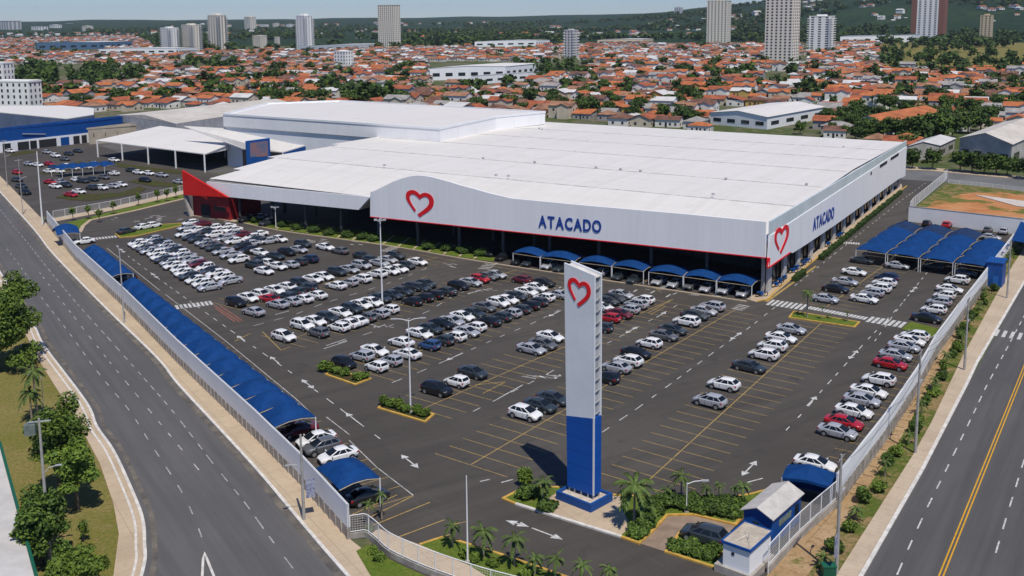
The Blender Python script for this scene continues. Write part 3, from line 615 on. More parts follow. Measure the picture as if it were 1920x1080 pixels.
# raised rear hall on the roof line
P1, P2, P3 = at(825, 240, 17.5), at(930, 218, 17.5), at(1022, 209, 17.5); P4, P5, P6 = at(635, 188, 17.5), at(500, 193, 17.5), at(418, 213, 17.5)
hall = thing('rear_hall', 'tall white flat roofed hall rising behind the main store roof', 'hall', (P1.x, P1.y, 0))
fp = [P1, P2, P3, P4, P5, P6]; cen = sum(fp, Vector()) / 6
b = MB(); b.prism([(cen + (p - cen) * .985)[:2] for p in fp], 0, 13.6); b.build('lower_wall', WHITE, hall)
b = MB(); b.prism([p[:2] for p in fp], 13.3, 17.0); b.build('wall', PANEL, hall)
b = MB(); ribbon(b, [cen + (p - cen) * .997 for p in fp], .5, 17.0, 17.6, closed=True); b.build('parapet', WHITE, hall)
b = MB(); rf = [(cen + (p - cen) * .975) for p in fp]; mid = [(rf[0] + rf[5]) / 2, (rf[2] + rf[3]) / 2]
for tri in ((rf[0], rf[1], rf[2], mid[1], mid[0]), (mid[0], mid[1], rf[3], rf[4], rf[5])):
    b.face([Vector((p.x, p.y, 17.05 if p not in mid else 17.5)) for p in tri])
b.build('roof', ROOFW, hall)
# lower link roof west of the store roof and the neighbouring canopies
def gable_canopy(name, label, e0, e1, r0, r1, ze, zr, depth_back, posts):
    E0, E1, R0, R1 = at(*e0, ze), at(*e1, ze), at(*r0, zr), at(*r1, zr); t = thing(name, label, 'canopy', (E1.x, E1.y, 0))
    b = MB(); b.face([E0, E1, R1, R0]); b.face([E0 - UZ * .3, R0 - UZ * .3, R1 - UZ * .3, E1 - UZ * .3])
    for p, q in ((E1, R1), (R0, E0), (E0, E1), (R1, R0)): b.face([p, p - UZ * .3, q - UZ * .3, q])
    b.build('roof', ROOFW, t)
    K = Vector((R1.x, R1.y, ze)); iw = (E1 - E0).normalized() * -.2; b = MB(); b.face([E1 - UZ * .32 + iw, K - UZ * .32 + iw, R1 - UZ * .32 + iw]); b.build('gable_panel', PANEL, t)
    for i in range(posts):
        for P, Q, z in ((E0, E1, ze), (R0, R1, zr)):
            p = P + (Q - P) * ((i + .04) / (posts - .92)); b = MB(); b.tube([(p.x, p.y, 0), (p.x, p.y, z - .1)], .28, 8); b.build('post', WSTEEL, t)
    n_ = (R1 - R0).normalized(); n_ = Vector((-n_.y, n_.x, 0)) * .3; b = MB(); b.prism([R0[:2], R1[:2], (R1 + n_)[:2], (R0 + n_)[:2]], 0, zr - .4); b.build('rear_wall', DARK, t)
    return t
gable_canopy('filling_station_canopy', 'broad white sloping canopy on slim posts beside the neighbouring car park', (180, 263), (385, 288.5), (300, 236), (466, 256), 6.0, 8.6, 30, 5)
t = thing('loading_roof', 'low white sloping roof with blue wall between the canopy and the rear hall', 'roof', at(530, 300))
q = [at(345, 236, 12.6), at(636, 253, 12.6), at(530, 285, 7.0), at(455, 278, 7.0)]
b = MB(); b.face(q[::-1]); b.face([p - UZ * .3 for p in q]); 
for i in range(4): b.face([q[i], q[(i+1) % 4], q[(i+1) % 4] - UZ * .3, q[i] - UZ * .3][::-1])
b.build('roof', ROOFW, t)
b = MB(); plate(b, [q[1] - UZ * .35, q[2] - UZ * .35, Vector((q[2].x, q[2].y, 0)), Vector((q[1].x, q[1].y, 0))], vaz(-33), .2); b.build('wall', BLUE, t)
b = MB(); plate(b, [q[2] - UZ * .4, q[3] - UZ * .4, Vector((q[3].x, q[3].y, 0)), Vector((q[2].x, q[2].y, 0))], vaz(-122), .2); b.build('under_roof_shade', DARK, t)  # flat dark sheet standing in for the shade under the roof
for p in (q[2], q[1], (q[1] + q[2]) / 2): b = MB(); b.tube([(p.x, p.y, 0), (p.x, p.y, p.z - .2)], .2, 8); b.build('post', WSTEEL, t)
t = thing('portal_sign', 'blue framed billboard portal standing beside the white canopy', 'sign', at(485, 330)); p0, p1 = at(463, 331), at(508, 328); zt = top_of(485, 330, 260); d = (p1 - p0).normalized(); n_ = Vector((d.y, -d.x, 0))
b = MB(); plate(b, [p0, p1, p1 + UZ * zt, p0 + UZ * (zt - .6)], n_, .9); b.build('frame', BLUE, t)
b = MB(); plate(b, [p0 + d * 1.2 + UZ * zt * .52 + n_ * .9, p1 - d * .7 + UZ * zt * .52 + n_ * .9, p1 - d * .7 + UZ * zt * .93 + n_ * .9, p0 + d * 1.2 + UZ * zt * .9 + n_ * .9], n_, .06); b.build('picture_panel', mat('billboard_panel', (.10, .14, .24), .5, .3, noise=(.35, .5), col2=(.30, .14, .13)), t)
b = MB(); plate(b, [p0 + d * 1.6 + n_ * .9, p0 + d * 4.4 + n_ * .9, p0 + d * 4.4 + UZ * zt * .3 + n_ * .9, p0 + d * 1.6 + UZ * zt * .3 + n_ * .9], n_, .04); b.build('opening', DARK, t)
# blue store and its neighbours, west
def block(name, label, cat, base, zt, depth, az, wallm, roofm=None, par=.5):
    "flat roofed building from its front base line (two photo points), depth metres back"
    p0, p1 = at(*base[0]), at(*base[1]); dv = vaz(az) * depth; t = thing(name, label, cat, p0); fp = [p0, p1, p1 + dv, p0 + dv]
    b = MB(); b.prism([p[:2] for p in fp], 0, zt - par); b.build('wall', wallm, t)
    ce = sum(fp, Vector()) / 4; b = MB(); b.prism([(ce + (p - ce) * .99)[:2] for p in fp], zt - par + .01, zt - par + .12); b.build('roof', roofm or ROOFW, t)
    b = MB(); ribbon(b, fp, .4, zt - par - .2, zt, closed=True); b.build('parapet', wallm, t)
    return t, fp
p0, p1 = at(-40, 291), at(168, 267); d = (p1 - p0).normalized(); n_ = Vector((d.y, -d.x, 0))
t, fp = block('blue_store', 'long store with deep blue fascia over white shop front, left edge', 'store', ((-40, 291), (168, 267)), 9.0, 34, 62, BLUE, mat('blue_roof', (.02, .09, .30), .6, .3, noise=(.1, .15)))
b = MB(); plate(b, [p0 + n_ * .05, p1 + n_ * .05, p1 + n_ * .05 + UZ * 3.9, p0 + n_ * .05 + UZ * 3.9], n_, .3); b.build('shop_front', WHITE, t)
L = (p1 - p0).length
for u0, u1, m_ in ((.06, .13, DARK), (.33, .43, DARK), (.44, .5, GLASS), (.52, .68, DARK), (.72, .80, BLUE), (.84, .9, DARK), (.92, .97, DARK), (.2, .27, GLASS)):
    b = MB(); a, c = p0 + d * (L * u0) + n_ * .35, p0 + d * (L * u1) + n_ * .35; plate(b, [a + UZ * .1, c + UZ * .1, c + UZ * 3.2, a + UZ * 3.2], n_, .05); b.build('shop_window', m_, t)
b = MB(); a = p0 + d * (L * .38) + n_ * .4; b.bar(a + UZ * 6.2, a + d * 9 - UZ * -5.2 - UZ * .0, .3); b.build('sign_bar', STEEL, t)
t = thing('white_hall', 'white roofed hall rising just behind the blue store', 'hall', at(125, 250)); q = A([(-40, 207), (125, 223), (176, 215), (176, 203), (117, 198), (-40, 199)], 9.5)
b = MB(); b.prism([p[:2] for p in q], 0, 9.3); b.build('wall', mat('shadow_side_wall', (.13, .17, .26), .7, .2, noise=(.2, .15)), t); b = MB(); b.prism([p[:2] for p in q], 9.31, 9.6); b.build('roof', ROOFW, t)  # slate blue puts the hall's shadow side into the wall colour
t, fp = block('beige_annex', 'small beige flat roofed building right of the blue store', 'building', ((167, 271), (246, 264)), 6.6, 20, 60, mat('beige_wall', (.42, .37, .29), .85, .2, noise=(.4, .12)), mat('old_roof', (.32, .27, .21), .9, .1, noise=(.3, .35)))
for k in range(3):
    b = MB(); a = at(175 + k * 22, 270 - k * 2) + vaz(-118) * .06; b.box(a + UZ * 2.8, 1.6, .1, 1.5, R(-30), base=True); b.build('window', GLASS, t)
t = thing('grey_warehouse', 'long low warehouse with pale weathered sheet roof behind the white canopy', 'warehouse', at(220, 240)); GR = layered('weathered_sheet_roof', (.60, .56, .50), [('noise', (.06, .06, .06), .4, .65, (.50, .46, .41), 1), ('noise', (.3, .3, .3), .5, .7, (.40, .36, .32), .7)], .8, .2)
q = [at(217, 216, 9), at(330, 232, 9), at(560, 197, 9), at(480, 188, 9)]; rg = [(q[0] + q[1]) / 2 + UZ * 1.8, (q[2] + q[3]) / 2 + UZ * 1.8]
b = MB(); b.prism([p[:2] for p in q], 0, 8.9); b.build('wall', mat('warehouse_wall', (.42, .42, .42), .8, .2, noise=(.4, .15)), t)
b = MB(); b.face([q[1], q[2], rg[1], rg[0]]); b.face([rg[0], rg[1], q[3], q[0]]); b.face([q[0], q[1], rg[0]]); b.face([q[2], q[3], rg[1]]); b.build('roof', GR, t)
b = MB(); a = q[0] + (q[1] - q[0]) * .12; dq = (q[1] - q[0]).normalized(); b.box(Vector((a.x, a.y, 5.6)) + vaz(-120) * .05, 3.4, .3, 1.6, math.atan2(dq.y, dq.x)); b.build('window', GLASS, t)
# ------------------------------------------------------------------ pylon sign
PB = [at(1064, 932), at(1113, 950.5), at(1123.5, 943.5)]; e1 = (PB[1] - PB[0]); fw = e1.length; e1.normalize(); e2 = Vector((-e1.y, e1.x, 0)); dw = 1.25
PN = -e2
py = thing('pylon_sign', 'tall white and blue pylon sign with a red heart and slanted top', 'sign', PB[0])
zL, zR = top_of(1064, 932, 494), top_of(1113, 950.5, 517); zs = top_of(1064, 932, 780); zsr = top_of(1113, 950.5, 785)
def pface(z): return [PB[0], PB[0] + e1 * fw, PB[0] + e1 * fw + e2 * dw, PB[0] + e2 * dw]
q = pface(0); gap = 1.15
def pyl(b, x0, x1, y0, y1, zb, zt):
    "part of the pylon shaft; heights may differ left and right"
    vs = []
    for x, y, i in ((x0, y0, 0), (x1, y0, 1), (x1, y1, 1), (x0, y1, 0)): vs.append(PB[0] + e1 * (x - (.42 * zb[i] / 24 if x < .25 else 0)) + e2 * y + UZ * zb[i])
    for x, y, i in ((x0, y0, 0), (x1, y0, 1), (x1, y1, 1), (x0, y1, 0)): vs.append(PB[0] + e1 * (x - (.42 * zt[i] / 24 if x < .25 else 0)) + e2 * y + UZ * zt[i])
    b.mesh(vs, [(0,1,5,4),(1,2,6,5),(2,3,7,6),(3,0,4,7),(4,5,6,7),(3,2,1,0)])
PYB = layered('pylon_blue', (.004, .085, .40), [('noise', (.6, .6, .06), .42, .7, (.006, .075, .34), .8), ('wave', (0, 0, .21), .95, .99, (.004, .05, .26), .5)], .5, .35)
PW = mat('pylon_white', (.74, .76, .79), .45, .35, noise=(.35, .05))
b = MB(); pyl(b, 0, fw, 0, .18, (zs, zsr), (zL, zR)); b.build('front_panel', PW, py)
b = MB(); pyl(b, 0, fw, dw - .18, dw, (zs, zsr), (zL, zR)); b.build('back_panel', PW, py)
b = MB(); pyl(b, 0, .2, .181, dw - .181, (zs, zs), (zL - .4, zL - .45)); b.build('side_panel', PW, py)
b = MB(); pyl(b, .201, fw - .28, .25, dw - .25, (zs, zsr), (zL - .6, zR - .6)); b.build('core', mat('core_grey', (.36, .37, .39), .6, .3, noise=(.6, .2)), py)
b = MB(); pyl(b, .1, fw - .05, .1, dw - .1, (zL - .32, zR - .32), (zL - .22, zR - .22)); b.build('top_plate', mat('top_plate', (.60, .57, .52), .8, .2, noise=(1, .15)), py)
b = MB(); pyl(b, 0, fw, 0, dw, (gap, gap), (zs, zsr)); b.build('blue_base', PYB, py)
b = MB(); pyl(b, fw - .13, fw + .02, -.02, .1, (gap, gap), (zsr, zsr)); b.build('corner_trim', WSTEEL, py)
z = zsr + .3; b = MB()
while z < zR - .4:
    b.bar(PB[0] + e1 * (fw - .1) + e2 * .15 + UZ * z, PB[0] + e1 * (fw - .1) + e2 * (dw - .15) + UZ * (z + .12), .09); z += 1.15
b.build('ladder_rungs', STEEL, py)
for x, y in ((.15, .15), (.8, .15), (fw * .5, .15), (fw - .8, .15), (fw - .15, .15), (.15, dw - .15), (fw * .5, dw - .15), (fw - .15, dw - .15)):
    b = MB(); p = PB[0] + e1 * x + e2 * y; b.tube([p + UZ * .5, p + UZ * (gap + .05)], .09, 8); b.build('leg', STEEL, py)
h0 = on_plane(1065, 521, PB[0], e1); h1 = on_plane(1108, 560, PB[0], e1); hb = on_plane(1086, 575, PB[0], e1)
hz = on_plane(1073, 519.5, PB[0], e1).z - on_plane(1086, 574.5, PB[0], e1).z
heart(py, Vector((h0.x, h0.y, hb.z)) + PN * .003, (e1 - UZ * .02).normalized(), UZ, PN, Vector((h1.x - h0.x, h1.y - h0.y, 0)).length, hz * 1.0, t=.06)
b = MB(); pl = [PB[0] - e1 * .35 - e2 * 1.15, PB[0] + e1 * (fw + .55) - e2 * 1.25, PB[0] + e1 * (fw + .75) + e2 * 1.9, PB[0] - e1 * .3 + e2 * 1.9]
pt = thing('sign_plinth', 'low blue plinth with sandy top under the pylon sign', 'plinth', pl[0])
b.prism([p[:2] for p in pl], .1, .72); b.build('plinth_fill', mat('plinth_fill', (.52, .45, .37), .9, .1, noise=(1.5, .2)), pt)
b = MB(); ribbon(b, pl, .24, .1, .98, closed=True); b.build('plinth_wall', BLUE, pt)
# ------------------------------------------------------------------ parked cars
def paint(name, c, rough=.28, metal=0.0): return mat('car_paint_' + name, c, rough, .5, metal, coat=.6)
PAINT = {'w': paint('white', (.78, .78, .77)), 's': paint('silver', (.50, .51, .53), .3, .3), 'g': paint('grey', (.16, .165, .17), .3, .3), 'k': paint('black', (.012, .013, .015)), 'd': paint('dark_grey', (.035, .045, .052)),
         'b': paint('blue', (.03, .08, .20)), 'r': paint('red', (.42, .012, .018)), 'm': paint('maroon', (.13, .012, .02)), 'n': paint('navy', (.015, .03, .075))}
CNAME = {'w': 'white', 's': 'silver', 'g': 'grey', 'k': 'black', 'd': 'dark grey', 'b': 'blue', 'r': 'red', 'm': 'maroon', 'n': 'navy blue'}
TYRE = mat('tyre', (.018, .018, .018), .85, .2); RIM = mat('wheel_rim', (.38, .38, .39), .35, .5, .5); LAMP = mat('headlight_glass', (.62, .64, .66), .12, .6); TAIL = mat('tail_light_red', (.40, .012, .018), .2, .5); TRIM = mat('black_trim', (.02, .02, .02), .6, .3); CGLASS = mat('car_glass', (.010, .014, .018), .10, .35); PLATE = mat('number_plate', (.55, .55, .55), .5, .3)
# type: stations of the body (x, half width, belt height, sill height); greenhouse base x0,x1, roof x0,x1, roof height
CT = {
 'h': dict(st=[(-1.96, .66, .80, .42), (-1.90, .78, .92, .34), (-1.55, .85, .96, .22), (-.6, .87, .95, .20), (.5, .87, .93, .20), (.95, .86, .92, .20), (1.45, .84, .83, .22), (1.78, .79, .72, .26), (1.93, .68, .60, .36)], gh=(-1.90, 1.22, -1.30, .02, 1.48), wb=(-1.22, 1.22), L=1.96, wr=.31),
 'n': dict(st=[(-2.24, .66, .84, .45), (-2.16, .80, .95, .34), (-1.6, .87, .98, .22), (-.6, .89, .95, .20), (.6, .89, .93, .20), (1.0, .88, .92, .20), (1.6, .86, .84, .22), (2.02, .80, .73, .26), (2.18, .68, .60, .36)], gh=(-1.86, 1.26, -.88, .06, 1.44), wb=(-1.33, 1.36), L=2.24, wr=.32),
 'u': dict(st=[(-2.16, .74, .90, .50), (-2.08, .84, 1.05, .40), (-1.6, .91, 1.08, .28), (-.6, .93, 1.06, .26), (.6, .93, 1.05, .26), (1.0, .92, 1.04, .26), (1.6, .89, .98, .28), (2.0, .85, .86, .32), (2.14, .74, .70, .42)], gh=(-2.08, 1.28, -1.52, .14, 1.64), wb=(-1.28, 1.32), L=2.16, wr=.36),
}
CT['c'] = dict(st=[(-1.74, .66, .82, .42), (-1.69, .77, .94, .34), (-1.4, .83, .97, .22), (-.5, .85, .95, .20), (.5, .85, .93, .20), (.9, .84, .92, .20), (1.35, .82, .84, .22), (1.62, .77, .73, .26), (1.76, .66, .60, .36)], gh=(-1.70, 1.16, -1.34, .02, 1.50), wb=(-1.12, 1.12), L=1.74, wr=.30)
CT['x'] = dict(st=[(-2.10, .74, .92, .50), (-2.02, .84, 1.08, .40), (-1.55, .91, 1.10, .27), (-.6, .92, 1.06, .25), (.6, .92, 1.03, .25), (1.0, .91, 1.02, .25), (1.55, .89, .95, .27), (1.95, .84, .82, .31), (2.10, .72, .66, .42)], gh=(-2.0, 1.30, -1.22, .08, 1.60), wb=(-1.27, 1.30), L=2.10, wr=.36)
CT['m'] = dict(st=[(-2.32, .68, .86, .45), (-2.24, .82, .97, .34), (-1.65, .88, 1.0, .22), (-.6, .90, .95, .20), (.6, .90, .92, .20), (1.0, .89, .91, .20), (1.65, .87, .82, .22), (2.08, .81, .72, .26), (2.24, .70, .60, .36)], gh=(-1.98, 1.30, -.74, .12, 1.43), wb=(-1.36, 1.40), L=2.32, wr=.33)
def car_body(t, full=False):
    b = MB(); st = t['st']; rings = []
    for x, hw, zb, zs in st:
        zm = zs + (zb - zs) * .55
        half = [(hw * .86, zs), (hw * .97, zs + .10), (hw, zm), (hw * .975, zb - .07), (hw * .90, zb), (hw * .45, zb + .025), ]
        rings.append([Vector((x, y, z)) for y, z in half] + [Vector((x, 0, zb + .035))] + [Vector((x, -y, z)) for y, z in reversed(half)])
    n = len(rings[0]); vs = [v for r in rings for v in r]; fs = []
    for i in range(len(rings) - 1):
        for j in range(n): k = (j + 1) % n; fs.append((i*n + j, i*n + k, (i+1)*n + k, (i+1)*n + j))
    fs.append(tuple(range(n))); fs.append(tuple((len(rings) - 1) * n + j for j in reversed(range(n))))
    b.mesh(vs, [f[::-1] for f in fs], 0)
    # greenhouse
    x0, x1, r0, r1, zr = t['gh']; hb = st[3][1] * .885; zb = st[3][2] - .02; ht = hb * .76
    def ring(f0, f1, hw0, z, inset=0): return [Vector((f0, hw0, z)), Vector(((f0*2+f1)/3, hw0 * 1.02, z)), Vector(((f0+f1*2)/3, hw0 * 1.01, z)), Vector((f1, hw0 * .94, z)), Vector((f1 + .06, 0, z)), Vector((f1, -hw0 * .94, z)), Vector(((f0+f1*2)/3, -hw0 * 1.01, z)), Vector(((f0*2+f1)/3, -hw0 * 1.02, z)), Vector((f0, -hw0, z)), Vector((f0 - .04, 0, z))]
    zt = zr - .07; k = (zt - zb) / (zr - zb)
    A0 = ring(x0, x1, hb, zb); A1 = ring(x0 + (r0 - x0) * k, x1 + (r1 - x1) * k, hb + (ht - hb) * k, zt); A2 = ring(r0 + .12, r1 - .12, ht * .86, zr)
    vs = A0 + A1 + A2; m = len(A0); fs = []
    for i in range(2):
        for j in range(m): q = (j + 1) % m; fs.append((i*m + j, i*m + q, (i+1)*m + q, (i+1)*m + j))
    c = len(vs); vs.append(Vector(((r0 + r1) / 2, 0, zr + .025)))
    for j in range(m): fs.append((2*m + j, 2*m + (j + 1) % m, c))
    b.mesh(vs, [f[::-1] for f in fs], 0)
    # wheel arches and lower trim
    for x in t['wb']:
        for s in (1, -1):
            y = s * (st[3][1] + .004); pts = [(x + (t['wr'] + .075) * math.cos(a), y, max(t['wr'] + (t['wr'] + .075) * math.sin(a), st[3][3])) for a in [math.pi * 2 * q / 14 for q in range(14)]]
            b.face(pts if s < 0 else pts[::-1], 1)
    # dark grille, lower bumper mouths, door seams
    xf = t['st'][-1]; xg = t['st'][-2]; xr = t['st'][0]
    b.box((xf[0] - .02, 0, xf[2] - .06), .09, .62, .13, 0, 1); b.box((xf[0] + .0, 0, xf[3] + .06), .10, 1.0, .10, 0, 1); b.box((xr[0] + .01, 0, xr[3] + .03), .10, 1.05, .13, 0, 1)
    for sx in (-.72, .22, 1.02):
        for sg in (1, -1): b.box((sx, sg * (t['st'][3][1] - .008), t['st'][3][2] - .38), .022, .03, .50, 0, 1)
    for sg in (1, -1): b.box((.0, sg * (t['st'][3][1] * .975), t['st'][3][3] + .06), 1.75, .05, .10, 0, 1)
    gl = {}
    def quad(a, c, d, e, u0, u1, v0, v1, off=.012):
        def P(u, v): return (a * (1-u) + c * u) * (1-v) + (e * (1-u) + d * u) * v
        nr = (c - a).cross(e - a).normalized() * off
        return [P(u0, v0) + nr, P(u1, v0) + nr, P(u1, v1) + nr, P(u0, v1) + nr]
    gl['windscreen'] = [quad(A0[5], A0[4], A1[4], A1[5], .06, 1, .10, .97), quad(A0[4], A0[3], A1[3], A1[4], 0, .94, .10, .97)]
    gl['rear_window'] = [quad(A0[0], A0[9], A1[9], A1[0], .12, 1, .22, .92), quad(A0[9], A0[8], A1[8], A1[9], 0, .88, .22, .92)]
    L = [quad(A0[1], A0[0], A1[0], A1[1], .08, .86 if t is not CT['n'] and t is not CT['m'] else .7, .14, .94), quad(A0[2], A0[1], A1[1], A1[2], .06, .96, .10, .94), quad(A0[3], A0[2], A1[2], A1[3], .22, .96, .10, .94)]
    Rq = [quad(A0[8], A0[7], A1[7], A1[8], .14 if t is not CT['n'] and t is not CT['m'] else .3, .92, .14, .94), quad(A0[7], A0[6], A1[6], A1[7], .04, .94, .10, .94), quad(A0[6], A0[5], A1[5], A1[6], .04, .78, .10, .94)]
    gl['side_window'] = (L, Rq)
    return b, gl
def wheel_mesh(r, w=.21, rim=None):
    "tyre and rim as two builders (or both in one)"
    b = MB(); q_ = b if rim is None else rim; n = 14
    for s in (-1, 1):
        ring = [(r * math.cos(2*math.pi*k/n), s * w/2, r * math.sin(2*math.pi*k/n)) for k in range(n)]; b.face(ring if s < 0 else ring[::-1], 0)
        ring = [(r * .66 * math.cos(2*math.pi*k/n), s * (w/2 + .008), r * .66 * math.sin(2*math.pi*k/n)) for k in range(n)]; q_.face(ring if s < 0 else ring[::-1], 0)
    for k in range(n):
        j = (k + 1) % n; q = lambda i, s: (r * math.cos(2*math.pi*i/n), s * w/2, r * math.sin(2*math.pi*i/n)); b.face([q(k, -1), q(k, 1), q(j, 1), q(j, -1)][::-1], 0)
    return b
CM = {}
def lights(t):
    x1 = t['st'][-2]; xr = t['st'][1]
    out = {'headlight': [], 'tail_light': [], 'wing_mirror': []}
    for s in (1, -1):
        b = MB(); hw, z = x1[1], x1[2]
        b.face([Vector(p) for p in ((x1[0] + .09, s * hw * .58, z - .14), (x1[0] + .03, s * hw * .93, z - .14), (x1[0] - .22, s * (hw + .025), z - .02), (x1[0] + .02, s * hw * .60, z + .035))][::s]); out['headlight'].append(b)
        b = MB(); hw, z = xr[1], xr[2]
        zt = z + .02; zb_ = z - .30
        for q in ([(xr[0] - .055, s * hw * .70, zb_), (xr[0] - .035, s * hw * .70, zt - .03), (xr[0] - .012, s * (hw * .985), zt - .05), (xr[0] - .02, s * (hw * .985), zb_ + .02)], [(xr[0] - .02, s * (hw + .012), zb_ + .04), (xr[0] - .01, s * (hw * .985), zt - .05), (xr[0] + .26, s * (hw + .045), zt - .10), (xr[0] + .16, s * (hw + .045), zb_ + .1)]):
            b.face([Vector(p) for p in q][::s] if q else 0)
        out['tail_light'].append(b)
        b = MB(); b.box((t['gh'][1] - .28, s * (t['st'][3][1] + .07), t['st'][3][2] + .06), .12, .2, .13); out['wing_mirror'].append(b)
    return out
for key, t in CT.items():
    body, gl = car_body(t); d = {}
    d['body'] = body.data('body', [PAINT['w'], TRIM], 38)
    for nme in ('windscreen', 'rear_window'):
        b = MB(); [b.face(q) for q in gl[nme]]; d[nme] = b.data(nme, CGLASS)
    d['side'] = []
    for q3 in gl['side_window']:
        b = MB(); [b.face(q) for q in q3]; d['side'].append(b.data('side_window', CGLASS))
    lt = lights(t); d['headlight'] = [b.data('headlight', LAMP) for b in lt['headlight']]; d['tail_light'] = [b.data('tail_light', TAIL) for b in lt['tail_light']]; d['wing_mirror'] = [b.data('wing_mirror', PAINT['w']) for b in lt['wing_mirror']]
    rb_ = MB(); d['wheel'] = wheel_mesh(t['wr'], .21, rb_).data('wheel', TYRE); d['rim'] = rb_.data('rim', RIM)
    b = MB(); x = t['st'][0]; b.box((x[0] - .012, 0, x[2] - .12), .03, .44, .13); d['plate'] = b.data('number_plate', PLATE)
    # one-piece version for cars only a few pixels long
    s = MB(); s.v, s.f, s.m = list(body.v), list(body.f), list(body.m)
    for nme in ('windscreen', 'rear_window'): [s.face(q, 2) for q in gl[nme]]
    for q3 in gl['side_window']: [s.face(q, 2) for q in q3]
    for b in lt['headlight']: s.mesh(b.v, b.f, 3)
    for b in lt['tail_light']: s.mesh(b.v, b.f, 4)
    for x in t['wb']:
        for sd in (1, -1):
            w = wheel_mesh(t['wr']); s.mesh([(v[0] + x, v[1] + sd * (t['st'][3][1] - .08), v[2] + t['wr']) for v in w.v], w.f, 5)
    d['simple'] = s.data('car', [PAINT['w'], TRIM, CGLASS, LAMP, TAIL, TYRE], 38); d['simple_mb'] = s
    CM[key] = d
def make_car(x, y, code, az, detail):
    c, t = code[0], code[1]; t = {'h': 'hch', 'n': 'nmn', 'u': 'uxx'}[t][int(x * 7 + y * 3) % 3]; tt = CT[t]; p = at(x, y, .62); p.z = .022; d = CM[t]; pm = PAINT[c]
    if not detail:
        o = inst('parked_car', d['simple'], None, p, R(az)); setpaint(o, pm); return o
    o = thing('parked_car', None, None, p, R(az))
    setpaint(inst('body', d['body'], o), pm)
    for nme in ('windscreen', 'rear_window'): inst(nme, d[nme], o)
    for me in d['side']: inst('side_window', me, o)
    for me in d['headlight']: inst('headlight', me, o)
    for me in d['tail_light']: inst('tail_light', me, o)
    for me in d['wing_mirror']: setpaint(inst('wing_mirror', me, o), pm)
    inst('number_plate', d['plate'], o)
    for wx in tt['wb']:
        for s in (1, -1): inst('rim', d['rim'], inst('wheel', d['wheel'], o, (wx, s * (tt['st'][3][1] - .08), tt['wr'])))
    return o
